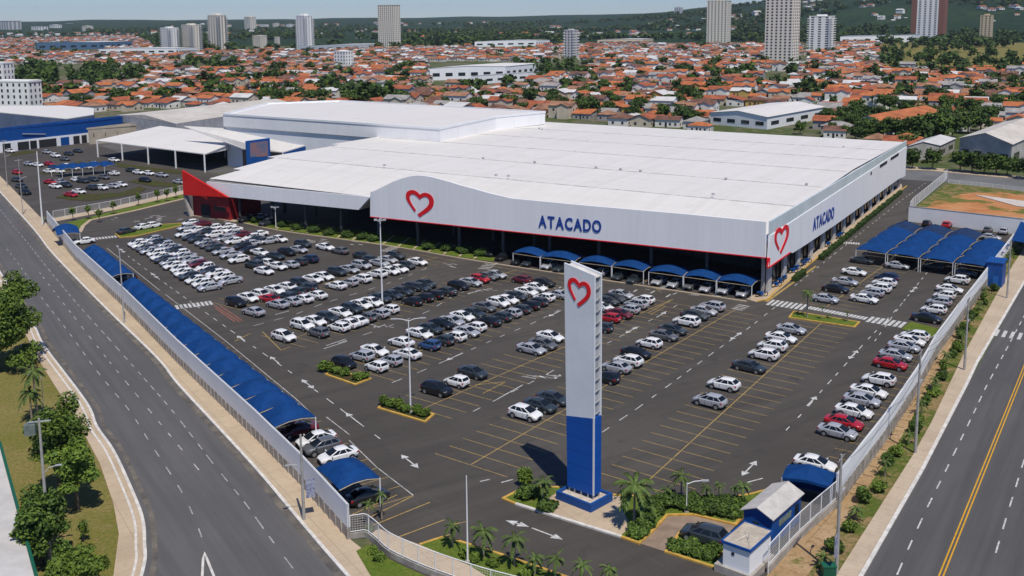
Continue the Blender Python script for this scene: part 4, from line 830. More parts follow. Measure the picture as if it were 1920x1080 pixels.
# rows: phrase, heading of the bays, then x,y,colour+type+F(ront to the right)/B; positions surveyed from the photo
ROWS = [
 ("sparse row right of the pylon", -37, "1484,617,snF 1465,633,wnF 1448,649,wuB 1432,665,wuB 1405,687,dnF 1357,721,wuB 1331,752,suB"),
 ("row by the hatched yellow strip", -37, "1335,575,suB 1320,583,snF 1303,591,dnF 1287,603,wuB 1262,618,dnF 1245,629,gnF 1217,643,whB 1193,661,knF 1178,677,wuB 1155,688,snB 1138,708,khB 1037,747,dnF 1013,760,dnF 985,775,wuF"),
 ("half empty row left of the pylon", -37, "1165,552,snF 1152,559,dnF 1138,564,dnF 1128,576,wnF 1032,631,wnF 1018,645,gnF 997,654,snF 887,698,dnF 856,715,whB 819,730,kuF"),
 ("short row behind the pylon heart", -37, "1206,562,whB 1193,571,suB 1178,580,shB 1162,588,mnF 1142,596,rhB 1129,614,dhB"),
 ("left half of the pylon's long row", -37, "1020,530,knF 1005,539,wnF 987,547,wnF 967,555,dnF 950,562,wnF 934,568,wuF 908,576,gnF 888,587,dnF 867,593,wnF 847,602,snF 828,607,knF 807,616,dnF 787,625,wnF 752,641,wnB 703,657,wnF 678,667,shB 645,680,khF 978,524,mhB"),
 ("right half of the pylon's long row", -37, "1045,552,snB 1020,558,whB 1008,566,dhB 992,573,khB 975,580,dhB 957,587,shB 939,594,dhB 916,602,knB 890,613,whB 875,622,snF 852,631,whB 832,638,dhB 805,647,bhB 763,663,wnB 733,676,shB 706,687,whB"),
 ("left half of row behind lamp posts", -37, "930,515,snF 913,518,gnF 900,523,rhF 883,529,snF 860,536,kuF 798,532,dnF 787,539,dnF 775,537,dnF 755,546,dnF 735,553,dnF 713,559,dnF 697,566,wnF 677,571,wnF 659,579,duF 638,586,wnF 613,596,duF 590,602,wnF 567,610,wuF 532,631,wuF"),
 ("right half of row behind lamp posts", -37, "835,546,dnB 813,553,khB 795,558,khB 773,565,khB 730,580,whB 710,588,shB 688,595,ghB 668,601,wnB 652,606,wnB 635,613,whB 597,623,ghB"),
 ("left half of the middle double row", -37, "783,491,wnF 763,498,dhF 747,504,wnF 731,508,wnF 742,480,duF 727,487,snF 712,493,snF 697,487,dnF 680,479,dnF 678,498,suF 655,505,snF 632,510,duF 607,518,wnF 587,523,wnF 562,531,duF 540,538,wnF 515,544,wnF 490,553,wuF 465,558,wnF 442,567,kuF"),
 ("right half of the middle double row", -37, "707,514,wuB 678,523,wuB 655,530,shB 630,535,wnB 580,539,dhB 593,553,wnB 567,560,wnB 556,547,dhB 545,565,snB 537,556,dhB 520,570,snB 508,561,rnF 475,584,snB"),
 ("scattered group before the green planting strip", -37, "523,448,wnF 568,458,duF 610,463,wnF 638,470,gnB 560,468,snF 538,473,kuF 517,480,dnF 580,486,nuB 562,491,dhB 543,496,snB 520,499,wnF 495,508,wnF 505,494,whF 493,487,dnF 477,497,duB 487,473,wnF"),
 ("front column of the slanted left block", 38, "393,538,snB 380,531,whB 370,524,wnB 358,517,dnB 348,511,wnB 337,505,whB 327,498,wnB 318,492,shB 310,486,dnB 302,481,wnB 292,475,whB 283,470,snB 275,465,gnB 266,460,wnB 257,456,whB"),
 ("second column of the slanted left block", 38, "432,526,snB 420,519,whB 407,512,wnB 396,507,dnB 385,501,whB 372,495,mnB 360,488,snB 348,481,snB 338,475,whB 329,469,dnB 320,464,snB 310,459,shB 298,454,dnB 287,449,shB"),
 ("third column of the slanted left block", 38, "448,487,wuB 433,478,snB 418,471,snB 405,464,dnB 394,459,gnB 384,454,snB 371,449,duB 360,444,dnB 347,439,wnB"),
 ("crowded columns before the red entrance", 38, "400,441,wuB 440,452,wnB 422,447,snB 470,457,snB 455,462,khB 467,470,kuB 472,445,whB 485,439,wnB 490,452,dnB 503,452,snB 453,440,mnB 437,431,wnB 417,432,wnB 400,427,whB 370,431,wnB 350,427,snB 357,418,whB 377,420,mnB 425,425,wnB 438,438,snB 387,434,dnB 480,449,dnB"),
 ("bays along the planting strip", 57, "462,411,kuB 500,418,duB 925,474,kuB 944,481,knB 485,407,snB 270,425,wnF 289,422,whF 237,433,dnF"),
 ("row under the store front carports", 57, "972,489,khB 993,492,dnB 1030,498,suB 1052,502,dnB 1105,509,dnB 1127,512,shB 1162,517,dnB 1190,523,dnB 1237,526,snB 1266,531,snB 1296,534,gnB 1327,539,snB 1360,543,suB 1393,549,shB"),
 ("left column beyond the zebra crossing", -36, "1602,510,wnF 1585,528,snF 1567,541,knF 1548,560,snF"),
 ("second column beyond the zebra crossing", -36, "1663,521,nuB 1658,531,wuB 1647,541,wuB 1635,549,shB 1621,560,wnF"),
 ("upper row along the right wall", -35, "1795,525,wuB 1781,542,wnF 1771,554,whB 1761,566,shB 1751,580,whB 1738,596,knF"),
 ("lower row along the right wall", -35, "1715,631,wuB 1706,639,wnF 1695,650,snF 1680,666,snF 1670,682,rnF 1648,712,wuB 1630,734,wnF 1617,750,snF 1602,771,wnF 1583,792,rnF 1571,809,snF 1529,869,wnF"),
 ("shade under the right carport block", -36, "1617,488,dnF 1683,498,snF 1809,512,gnF 1752,500,khB 1700,485,khF"),
 ("far end by the white back wall", 57, "1738,419,khF 1775,422,ruF 1852,431,ghF 1882,433,snF"),
 ("bays along the left boundary wall", 33, "559,806,mnB 592,823,wnB 604,838,guB 633,853,wnB 690,929,knF 158,452,wnB 236,521,khB"),
 ("guardhouse lay-by", -33, "1320,1003,duB"),
 ("bay behind the right carport block", -33, "1857,445,snF"),
 ("neighbouring store's car park", -33, "213,325,wnB 260,323,wnF 280,325,whF 304,328,snF 247,319,dnF 191,352,wuF 212,349,snF 227,346,wnF 172,352,duB 148,359,wnF 133,365,rnF 94,341,rnF 104,349,wnF 124,347,duF 114,341,snF 144,337,whF 156,339,dnF 174,336,dnF 195,332,gnF 111,321,wnF 92,321,wnF 139,315,wnF 163,313,wnF 127,311,whF 101,314,bnF 54,307,snF 71,309,wnF 92,307,rhF 104,292,wuF 129,288,dnF 146,283,dnF 214,300,wnF 178,307,snF 191,309,dnF 47,361,kuF 40,349,dnF 32,323,rhF 32,337,dnF 337,341,snF 272,338,kuF 20,278,rnF 19,283,wnF 122,298,gnF 88,285,shF"),
]
allc = []
for phrase, az, data in ROWS:
    lst = [q.split(',') for q in data.split()]; lst = [(float(a), float(b_), c) for a, b_, c in lst]
    lst.sort(key=lambda q: -q[1])
    for k, (x, y, code) in enumerate(lst): allc.append((x, y, code, az, phrase, k + 1, len(lst)))
allc.sort(key=lambda q: -q[1])
CAPC = 300; rr = random.Random(11); TN = {'h': 'hatchback', 'n': 'sedan', 'u': 'estate car'}
rest = MB()
for i, (x, y, code, az, phrase, k, n) in enumerate(allc):
    a = az + rr.uniform(-2.2, 2.2) + (180 if code[2] == 'B' else 0)
    if i < CAPC:
        o = make_car(x, y, code, a, y > 520)
        pos = 'nearest' if k == 1 else 'farthest' if k == n else '%s nearest' % ordn(k)
        tag(o, '%s %s, %s in the %s' % (CNAME[code[0]], TN[code[1]], pos, phrase), 'car', 'cars parked around the store')
    else:
        s = CM[code[1]]['simple_mb']; p = at(x, y, .62); p.z = .02; M = Matrix.Translation(p) @ Matrix.Rotation(R(a), 4, 'Z'); ci = 'wsgkdbrmn'.index(code[0])
        k0 = len(rest.v); rest.v += [tuple(M @ Vector(v)) for v in s.v]; rest.f += [tuple(q + k0 for q in f) for f in s.f]; rest.m += [ci if m == 0 else 8 + m for m in s.m]
if rest.f: tag(rest.build('distant_cars', [PAINT[c] for c in 'wsgkdbrmn'] + [TRIM, CGLASS, LAMP, TAIL, TYRE], None, 38), 'small far cars crowding the neighbouring car park at the left', 'cars', None, 'stuff')
# ------------------------------------------------------------------ shade canopies
def canopy_mesh(la, lb, h, crown, mat_, ridge=.5, droop=.0):
    "tensioned fabric over la x lb, highest in the middle, arched edges, origin at a corner"
    b = MB(); N = 8
    for i in range(N + 1):
        for j in range(N + 1):
            u, v = 2 * i / N - 1, 2 * j / N - 1
            z = h + crown * ((1 - ridge) * (1 - u * u) * (1 - .25 * v * v) + ridge * (1 - max(abs(u), abs(v))) * 1.1) + .34 * (1 - v * v) + .10 * (1 - u * u)
            b.v.append((la * i / N, lb * j / N, z))
    for i in range(N):
        for j in range(N): q = i * (N + 1) + j; b.f.append((q, q + N + 1, q + N + 2, q + 1)); b.m.append(0)
    k = len(b.v)
    for v in list(b.v): b.v.append((v[0], v[1], v[2] - .05))
    for f in list(b.f): b.f.append(tuple(q + k for q in reversed(f))); b.m.append(0)
    edge = [(i, 0) for i in range(N)] + [(N, j) for j in range(N)] + [(i, N) for i in range(N, 0, -1)] + [(0, j) for j in range(N, 0, -1)]
    for a, c in zip(edge, edge[1:] + edge[:1]): p, q = a[0] * (N + 1) + a[1], c[0] * (N + 1) + c[1]; b.f.append((p, p + k, q + k, q)); b.m.append(0)
    return b.data('canopy_fabric', mat_, 14), b
_cm = {}
def shade(label, group, o, aza, la, lb, h=2.6, crown=1.0, m=None, front=True, both=True, ridge=.5, z0=0.0):
    "o: front corner on the ground; a runs along the front, b towards the back (left of a)"
    m = m or BLUEF; key = (round(la, 1), round(lb, 1), h, crown, m.name, ridge)
    if key not in _cm: _cm[key] = canopy_mesh(la, lb, h, crown, m, ridge)[0]
    t = thing('shade_canopy', label, 'canopy', (o[0], o[1], z0), R(aza), group); inst('fabric', _cm[key], t)
    kp = ('p', h, round(la, 1), round(lb, 1))
    if kp not in _cm:
        b = MB(); b.tube([(0, 0, 0), (0, 0, h)], .075, 8); pd = b.data('post', WSTEEL)
        b = MB(); b.tube([(0, 0, h - .1), (0, lb * .33, h + .2), (0, lb * .66, h + .2), (0, lb, h - .1)], .06, 6); ad = b.data('arm', TAN)
        b = MB(); b.tube([(0, 0, h - .12), (la, 0, h - .12)], .05, 6); rd = b.data('edge_bar', TAN); _cm[kp] = (pd, ad, rd)
    pd, ad, rd = _cm[kp]
    for x in (0, la) if both else (0,):
        inst('post', pd, t, (x, .03 if x == 0 else .03, 0)); inst('arm', ad, t, (x, 0, 0))
    if front: inst('edge_bar', rd, t)
    return t
def wall_gap(p, dirv):
    "free depth from p along dirv to the west boundary wall"
    best = 9.0; W = flat(WALL_W); p = Vector((p.x, p.y, 0))
    for a, c in zip(W, W[1:]):
        e = c - a; den = dirv.x * e.y - dirv.y * e.x
        if abs(den) < 1e-6: continue
        t = ((a.x - p.x) * e.y - (a.y - p.y) * e.x) / den; u = ((a.x - p.x) * dirv.y - (a.y - p.y) * dirv.x) / den
        if t > 0 and -.05 < u < 1.05: best = min(best, t)
    return best
# west row along the boundary wall
HW = 3.0
E0, E1 = at(592, 782, HW), at(262, 527, HW); d = Vector((E1.x - E0.x, E1.y - E0.y, 0)); n = 15; st = d.length / n; d.normalize(); aza = math.degrees(math.atan2(d.y, d.x))
for k in range(n):
    p = E0 + d * (st * k); bd = Vector((-d.y, d.x, 0)); dep = round(min(4.9, wall_gap(p, bd) - .35, wall_gap(p + d * st, bd) - .35), 1); shade('blue fabric carport canopy, %s from the near end of the row along the left wall' % ordn(k + 1), 'carports along the left wall', p, aza, st - .5, dep, HW, 1.05, both=True, ridge=.95)
E0, E1 = at(250, 513, HW), at(190, 465, HW); d = Vector((E1.x - E0.x, E1.y - E0.y, 0)); n = 6; st = d.length / n; d.normalize()
for k in range(n):
    p = E0 + d * (st * k); bd = Vector((-d.y, d.x, 0)); dep = round(min(4.6, wall_gap(p, bd) - .35, wall_gap(p + d * st, bd) - .35), 1); shade('small blue carport canopy beyond the gap, %s past the dark car' % ordn(k + 1), 'carports along the left wall', p, aza, st - .45, dep, HW, .9, ridge=.9)
p = at(150, 437, 2.6); shade('arched blue canopy alone at the far left corner of the car park', 'carports along the left wall', p, aza, 5.6, 4.6, 2.6, 1.5, ridge=.1)
A_, B_, C_, D_ = at(635, 917, 3.0), at(712.6, 896, 3.0), at(666, 858, 3.0), at(589, 874, 3.0)
o_ = B_; d = (C_ - B_); d.z = 0; aza2 = math.degrees(math.atan2(d.y, d.x)); shade('single blue tent canopy over a dark car beside the boundary wall', 'carports along the left wall', B_, aza2, d.length, (A_ - B_).length, 3.0, 1.0, ridge=.95)
# store front row
for k, (q0, q1) in enumerate((((962, 497), (1013, 505)), ((1013.5, 505.2), (1078, 514)), ((1086, 515), (1147, 523)), ((1147.5, 523.2), (1207, 533)), ((1216, 534), (1281, 543)), ((1281.5, 543.2), (1343, 552)), ((1343.5, 552.2), (1410, 562)))):
    p0, p1 = at(*q0), at(*q1); d = p1 - p0; shade('blue arched carport canopy at the store front, %s from the left' % ordn(k + 1), 'carports at the store front', p0, math.degrees(math.atan2(d.y, d.x)), d.length - .1, 4.6, 2.45, .75, ridge=.35)
# large block, east
p0, p1 = at(1605, 468, 2.7), at(1858, 502, 2.7); d = p1 - p0; d.z = 0; la = d.length / 4; d.normalize(); az = math.degrees(math.atan2(d.y, d.x)); wv = vaz(55.5); sh = wv.dot(d)
for c in range(4):
    for r in range(4 if c < 3 else 3):
        p = p0 + d * (la * c) + wv * (7.4 * r)
        shade('%s blue canopy, %s column from left, %s row back in right carport block' % ('faded' if r == 3 else 'bright', ordn(c + 1), ordn(r + 1)), 'carport block on the right', p, az, la - .4, 6.9, 2.7, 1.2, BLUEF2 if r == 3 else BLUEF, ridge=.8)
# ------------------------------------------------------------------ boundary walls and fences
def wall_fence(name, label, path, side, hc, hw, step, t_post=None, rail=True, base_m=CONC, post_h=0.0):
    path = flat(path); t = thing(name, label, 'wall', path[0])
    b = MB(); ribbon(b, path, .3, 0, hc); b.build('concrete_base', base_m, t)
    b = MB()
    for p, tn in walk_path(path, step / 2):
        b.box(p + Vector((-tn.y, tn.x, 0)) * (.17 * side), .22, .16, hc - .05, math.atan2(tn.y, tn.x), base=True)
    b.build('pilasters', base_m, t)['kind'] = 'stuff'
    b = MB(); ribbon(b, offs(path, .10 * side), .06, hc + .004, hc + hw); b.build('sheet_panel', WHITE, t)
    pts = walk_path(path, step); pd = MB(); pd.tube([(0, 0, hc), (0, 0, hc + hw + post_h)], .055, 6); pm = pd.data('post', WSTEEL)
    for p, tn in pts[:100]:
        o = inst('post', pm, t, p - path[0] - Vector((-tn.y, tn.x, 0)) * (.02 * side))
    if rail:
        b = MB(); b.tube([p + UZ * (hc + hw + post_h) for p in path], .05, 6); b.tube([p + UZ * (hc + hw - .5) for p in path], .04, 6); b.build('top_rail', WSTEEL, t)
    return t
wall_fence('boundary_wall', 'concrete boundary wall topped with white sheet panels beside the left sidewalk', WALL_W, 1, 1.25, 2.3, 3.0)
wall_fence('boundary_wall', 'concrete boundary wall topped with white sheet panels beside the right sidewalk', [p for p in WALL_E[2:]], -1, 1.6, 1.9, 3.0)
def mesh_fence(label, path, h, step, base=.0):
    path = flat(path); t = thing('mesh_fence', label, 'fence', path[0])
    if base: b = MB(); ribbon(b, path, .25, 0, base); b.build('low_wall', CONC, t)
    pd = MB(); pd.tube([(0, 0, 0), (0, 0, h)], .05, 6); pm = pd.data('post', WSTEEL)
    for p, tn in walk_path(path, step): inst('post', pm, t, p - path[0])
    b = MB(); b.tube([p + UZ * h for p in path], .045, 6); b.build('top_rail', WSTEEL, t)
    b = MB(); b.tube([p + UZ * (base + .15) for p in path], .04, 6); b.build('bottom_rail', WSTEEL, t)
    b = MB()
    for p, tn in walk_path(path, .24): b.bar(p + UZ * (base + .15), p + UZ * h, .014)
    for z in np.linspace(base + .4, h - .2, 6): b.tube([p + UZ * z for p in path], .007, 4)
    b.build('wire_mesh', WSTEEL, t)['kind'] = 'stuff'
    return t
FC = smooth_path(A([(657, 1010), (672, 1008), (687, 1007), (705, 1020), (728, 1041), (759, 1057), (788, 1070), (819, 1082), (900, 1110), (980, 1132)]), 4)
mesh_fence('white mesh fence curving round the gate corner on a low wall', FC, 2.3, 1.9, .55)
mesh_fence('white mesh fence on the outer side of the guardhouse', smooth_path([WALL_E[0], WALL_E[1], WALL_E[2]], 4), 2.7, 2.4, .75)
mesh_fence('long grey mesh fence between both car parks', A([(100, 411), (225, 388), (345, 360)]), 2.0, 3.2)
mesh_fence('pale mesh fence beside the far end of the store drive', A([(1706, 398), (1712, 390), (1770, 341), (1776, 334)]), 2.6, 3.0)
mesh_fence('pale railing along the back street sidewalk', A([(1778, 344), (1850, 351), (1920, 360), (2050, 374)]), 1.1, 3.0)
t = thing('back_wall', 'plain white wall closing the far end of the right car park', 'wall', at(1703, 414)); b = MB(); ribbon(b, A([(1703, 415), (1918, 441)]), .3, 0, 3.6); b.build('wall_panel', WHITE, t)
b = MB(); ribbon(b, A([(1703, 415), (1918, 441)]), .4, 3.602, 3.72); b.build('coping', CONC, t)
# blue kiosk and tent at the east wall
p = at(1866, 534); t = thing('blue_kiosk', 'tall plain blue kiosk standing against the outer side of the right wall', 'kiosk', p, R(56)); b = MB(); b.box((0, 0, 0), 4.2, 2.6, 4.4, base=True); local(b, 'body', BLUE, t); b = MB(); b.box((0, 0, 4.41), 4.5, 2.9, .16, base=True); local(b, 'roof', BLUE, t); b = MB(); b.box((-2.12, -.3, 0.05), .06, .9, 2.0, base=True); local(b, 'door', mat('blue_door', (.02, .12, .42), .5, .3), t)
p = at(1912, 470); t = thing('blue_awning', 'blue sloping awning behind the right wall at the picture edge', 'awning', p); b = MB(); q = [Vector((p.x, p.y, 0)) + vaz(-33) * x + vaz(57) * y + UZ * z for x, y, z in ((-1, -6, 3.2), (7, -6, 2.4), (7, 8, 2.4), (-1, 8, 4.6))]; b.face(q); b.face([v - UZ * .08 for v in q][::-1]); b.build('fabric', BLUEF, t)
for v in q: b = MB(); b.tube([(v.x, v.y, 0), (v.x, v.y, v.z)], .06, 6); b.build('post', WSTEEL, t)
# ------------------------------------------------------------------ guardhouse group
GA = 50.5; gd = vaz(GA); gn = vaz(GA - 90)
p = at(1449, 972, 3.0); g = thing('guardhouse', 'blue guardhouse with pale two sided roof beside the fence', 'guardhouse', (p.x, p.y, 0))
o = Vector((p.x, p.y, 0)); wv = -gn; LG, WG = 6.4, 3.0
def GP(a, c, z): return o + gd * a + wv * c + UZ * z
b = MB(); b.prism([GP(.1, .1, 0)[:2], GP(LG, .1, 0)[:2], GP(LG, WG - .1, 0)[:2], GP(.1, WG - .1, 0)[:2]], .1, 2.9)
for a in (.1, LG): b.face([GP(a, .1, 2.9), GP(a, WG - .1, 2.9), GP(a, WG / 2, 3.5)])
b.build('wall', BLUE, g)
b = MB(); rz, ez = 3.66, 2.92
for a, sgn in ((-.15, 1), (WG + .15, -1)):
    f = [GP(-.2, a, ez), GP(LG + .2, a, ez), GP(LG + .2, WG / 2, rz), GP(-.2, WG / 2, rz)]; b.face(f); b.face([v - UZ * .08 for v in f])
    b.face([GP(-.2, a, ez), GP(-.2, WG / 2, rz), GP(-.2, WG / 2, rz - .08), GP(-.2, a, ez - .08)]); b.face([GP(-.2, a, ez), GP(LG + .2, a, ez), GP(LG + .2, a, ez - .08), GP(-.2, a, ez - .08)])
b.build('roof', mat('pale_sheet_roof', (.52, .49, .45), .7, .2, noise=(.8, .12)), g)
b = MB(); b.box(GP(.07, WG * .55, 1.2), .06, .55, .9, R(GA), base=True); b.build('window', GLASS, g)
b = MB(); b.box(GP(LG * .45, .08, 1.5), 2.6, .05, .6, R(GA), base=True); b.build('name_board', mat('name_board', (.16, .19, .16), .7, .2, noise=(3, .5)), g)
b = MB(); b.box(GP(LG * .85, .08, 1.2), .8, .05, 1.0, R(GA), base=True); b.build('window', GLASS, g)
p = at(1406, 1031, 3.0); o = Vector((p.x, p.y, 0)); LB, WB = 4.1, 2.5
g = thing('white_cabin', 'white box cabin with flat beige roof and blue trim in front of guardhouse', 'cabin', o)
b = MB(); b.prism([GP(0, 0, 0)[:2], GP(LB, 0, 0)[:2], GP(LB, WB, 0)[:2], GP(0, WB, 0)[:2]], .7, 2.9); b.build('wall', WHITE, g)
b = MB(); b.prism([GP(-.08, -.08, 0)[:2], GP(LB + .08, -.08, 0)[:2], GP(LB + .08, WB + .08, 0)[:2], GP(-.08, WB + .08, 0)[:2]], 2.9, 3.0); b.build('roof', mat('beige_roof', (.46, .40, .32), .9, .1, noise=(1.2, .18)), g)
b = MB(); ribbon(b, [GP(-.1, -.1, 0), GP(LB + .1, -.1, 0), GP(LB + .1, WB + .1, 0), GP(-.1, WB + .1, 0)], .12, 2.82, 3.06, closed=True); b.build('blue_trim', BLUE, g)
b = MB(); b.prism([GP(-.25, -.3, 0)[:2], GP(LB + .3, -.3, 0)[:2], GP(LB + .3, WB + .7, 0)[:2], GP(-.25, WB + .7, 0)[:2]], 0, .72); b.build('concrete_base', CONC, g)
b = MB(); b.box(GP(-.02, WB * .62, 2.1), .05, .26, .26, R(GA)); b.build('vent', TRIM, g)
b = MB(); c_ = GP(1.6, .9, 3.0); b.tube([c_, c_ + UZ * .55], .035, 6); [b.tube([c_ + UZ * .5, c_ + gd * x + wv * y], .012, 4) for x, y in ((-1.2, .8), (-1.3, -.7), (1, .9))]; b.build('antenna', STEEL, g)
p = at(1466, 895.5, 2.5); o = Vector((p.x, p.y, 0)); g = thing('blue_tent', 'blue peaked tent with side curtains behind the guardhouse', 'tent', o); gd2 = vaz(-26); wv2 = vaz(64)
def TP(a, c, z): return o + gd2 * a + wv2 * c + UZ * z
LT, WT = 4.7, 3.3; ap = [TP(LT * .5, WT * .5, 3.7)]
b = MB()
cs = [TP(0, 0, 2.5), TP(LT * .5, -.05, 2.75), TP(LT, 0, 2.5), TP(LT, WT * .5, 2.75), TP(LT, WT, 2.5), TP(LT * .5, WT, 2.75), TP(0, WT, 2.5), TP(0, WT * .5, 2.75)]
for i in range(8): b.face([cs[i], cs[(i+1) % 8], ap[0]])
for i in range(8): b.face([cs[i], cs[i] - UZ * .3, cs[(i+1) % 8] - UZ * .3, cs[(i+1) % 8]])
b.build('fabric', BLUEF, g)
b = MB(); plate(b, [TP(LT, 0, .2), TP(LT, WT, .2), TP(LT, WT, 2.5), TP(LT, 0, 2.5)], gd2, .05); plate(b, [TP(0, WT, .2), TP(LT, WT, .2), TP(LT, WT, 2.5), TP(0, WT, 2.5)], wv2, .05); b.build('side_curtain', BLUEF, g)
for a, c in ((0, 0), (LT, 0), (LT, WT), (0, WT)): b = MB(); v = TP(a, c, 0); b.tube([v, v + UZ * 2.5], .05, 6); b.build('post', WSTEEL, g)
# ------------------------------------------------------------------ poles
def lamp(x, y, yt, label, kind='single', m=None, r=.11, az=0):
    h = top_of(x, y, yt); p = at(x, y); t = thing('lamp_post', label, 'lamp post', p, R(az), 'lamp posts')
    b = MB(); b.tube([(0, 0, 0), (0, 0, h)], r, 10, r1=r * .55); local(b, 'pole', m or WSTEEL, t)
    b = MB(); b.box((0, 0, .0), .4, .4, .3, base=True); local(b, 'foot', CONC, t)
    if kind == 'double' or kind == 'single':
        for s in ((1, -1) if kind == 'double' else (1,)):
            b = MB(); b.tube([(0, 0, h - .15), (s * .7, 0, h + .12), (s * 1.5, 0, h + .2)], .045, 6); ar = local(b, 'arm', m or WSTEEL, t)
            b = MB(); b.box((s * 1.75, 0, h + .2), .75, .26, .12); local(b, 'lamp_head', STEEL, ar)
    if kind == 'crown':
        b = MB(); b.tube([(.55 * math.cos(a), .55 * math.sin(a), h - .1) for a in np.linspace(0, 6.283, 9)], .05, 5); local(b, 'ring', STEEL, t)
        for a in (0, 1.57, 3.14, 4.71): b = MB(); b.box((.75 * math.cos(a), .75 * math.sin(a), h), .5, .42, .28, a); local(b, 'lamp_head', STEEL, t)
    return t
lamp(770, 775, 600, 'white two armed lamp post on the planted island left of the pylon', 'double', az=5)
lamp(717, 571, 412, 'tall white lamp post with lamp crown before the store facade', 'crown', r=.15)
lamp(517.5, 428, 388, 'white lamp post on the planting strip before the left wing', 'crown')
lamp(877, 1057, 892, 'slim white post on the palm lawn by the gate', 'none', r=.09)
lamp(80, 424, 284, 'very tall white mast beside the driveway to the neighbouring car park', 'none', r=.2)
lamp(1287, 962, 905, 'short white lamp post in the garden right of the pylon', 'single', r=.06)
lamp(83, 778, 706, 'slim curved lamp post behind the left verge trees', 'single', r=.06, m=STEEL, az=170)
lamp(233, 606, 468, 'grey street lamp post on the left sidewalk', 'single', r=.14, m=STEEL, az=120)
def upole(x, y, yt, label, cross=1, m=None, az=30, box=False, banner=None, r=.17):
    h = top_of(x, y, yt); p = at(x, y); t = thing('utility_pole', label, 'utility pole', p, R(az), 'utility poles')
    b = MB(); b.tube([(0, 0, 0), (0, 0, h)], r, 10, r1=r * .6); local(b, 'pole', m or mat('pole_concrete', (.36, .345, .32), .85, .2, noise=(1.2, .15)), t)
    for k in range(cross):
        z = h - .3 - k * 1.1; b = MB(); b.bar((-.95, 0, z), (.95, 0, z), .09, .11); ar = local(b, 'crossarm', STEEL, t)
        for xx in (-.85, -.4, .4, .85): b = MB(); b.tube([(xx, 0, z + .05), (xx, 0, z + .25)], .045, 6); local(b, 'insulator', TRIM, ar)
    b = MB(); b.tube([(0, 0, h * .62), (.5, 0, h * .66), (1.1, 0, h * .67)], .04, 6); ar = local(b, 'lamp_arm', STEEL, t)
    b = MB(); b.box((1.3, 0, h * .67), .55, .2, .1); local(b, 'lamp_head', STEEL, ar)
    if box: b = MB(); b.box((-.75, 0, h - 1.4), .9, .75, .95, base=True); local(b, 'transformer', mat('transformer', (.14, .17, .15), .6, .3, noise=(2, .2)), t)
    if banner: b = MB(); b.box((banner, -.1, 2.2), .9, .05, 1.9, base=True); local(b, 'banner', mat('banner_blue', (.10, .13, .26), .6, .3, noise=(3, .6), col2=(.45, .45, .5)), t)
    return t
upole(95, 1056, 784, 'concrete utility pole with transformer on the left verge', 1, az=15, box=True)
upole(570, 976, 815, 'grey utility pole with small sign board on the left sidewalk by the wall end', 0, az=200, banner=-.75)
upole(1716, 850, 655, 'dark utility pole on the right sidewalk below the red car', 1, az=57)
upole(1808, 695, 560, 'utility pole on the right sidewalk level with the grey cars', 1, az=57)
upole(1888, 560, 452, 'farthest utility pole on the right sidewalk by the blue kiosk', 1, az=57)
upole(1568, 1078, 852, 'utility pole with blue and white banner in the lower right dirt strip', 1, az=57, banner=-.85)
upole(43, 403, 298, 'thin utility pole on the far left sidewalk by the driveway', 1, az=40, r=.12)
upole(14, 350, 262, 'thin utility pole at the far left edge by the blue store', 1, az=40, r=.12)
# ------------------------------------------------------------------ palms, trees and shrubs
def frond(b, base, az, L, rise, drop, w, n=7, m=0):
    d = vaz(az); side = Vector((-d.y, d.x, 0)); prev = None
    for i in range(n + 1):
        t = i / n; c = base + d * (L * t * (1 - .12 * t)) + UZ * (rise * L * t - drop * L * t * t)
        ww = w * (.25 + 1.5 * t) * (1 - t) ** .55 * 1.3 + .01
        cur = (c + side * ww - UZ * ww * .55, c, c - side * ww - UZ * ww * .55)
        if prev: b.face([prev[0], cur[0], cur[1], prev[1]], m); b.face([prev[1], cur[1], cur[2], prev[2]], m)
        prev = cur
        if 0 < i < n + 1:      # hanging leaflets roughen the outline
            for s in (1, -1):
                tip = c + side * (s * ww * 1.9) - UZ * (ww * 1.5) + d * (L * .10); q = c + d * (L * .06) + UZ * -.01
                b.face([c, c + side * (s * ww * .9) - UZ * ww * .3, tip], m); b.face([q, tip + d * .06 * L, c + side * (s * ww * .7)], m)
def palm_data(h, L, nf, seed, r=.14):
    rr = random.Random(seed); t = MB(); lean = rr.uniform(-.03, .03)
    t.tube([(lean * z * z * .2, 0, z) for z in np.linspace(0, h, 6)], r, 8, r1=r * .6)
    c = MB(); top = Vector((lean * h * h * .2, 0, h))
    for k in range(nf):
        f = k / nf; frond(c, top + UZ * (.15 * (1 - f)), k * 137.5 + rr.uniform(-12, 12), L * rr.uniform(.8, 1.08), 1.05 - 1.25 * f + rr.uniform(-.1, .1), .75 + .25 * f, L * .10)
    return t.data('trunk', PTRUNK, 80), c.data('crown', LEAFP)
PALMS = {}
def palm(x, y, yc, label, L=1.5, nf=17, seed=0, group='palms around the entrance'):
    h = max(.5, top_of(x, y, yc)); key = (round(h * 2) / 2, L, seed % 3)
    if key not in PALMS: PALMS[key] = palm_data(key[0], L, nf, seed % 3 + 5, .05 + .022 * h)
    p = at(x, y); t = thing('palm_tree', label, 'palm tree', (p.x, p.y, .1), R(seed * 67), group); inst('trunk', PALMS[key][0], t); inst('crown', PALMS[key][1], t); return t
palm(1189, 990, 915, 'large palm with arching pale fronds right of the pylon plinth', 2.3, 24, 1)
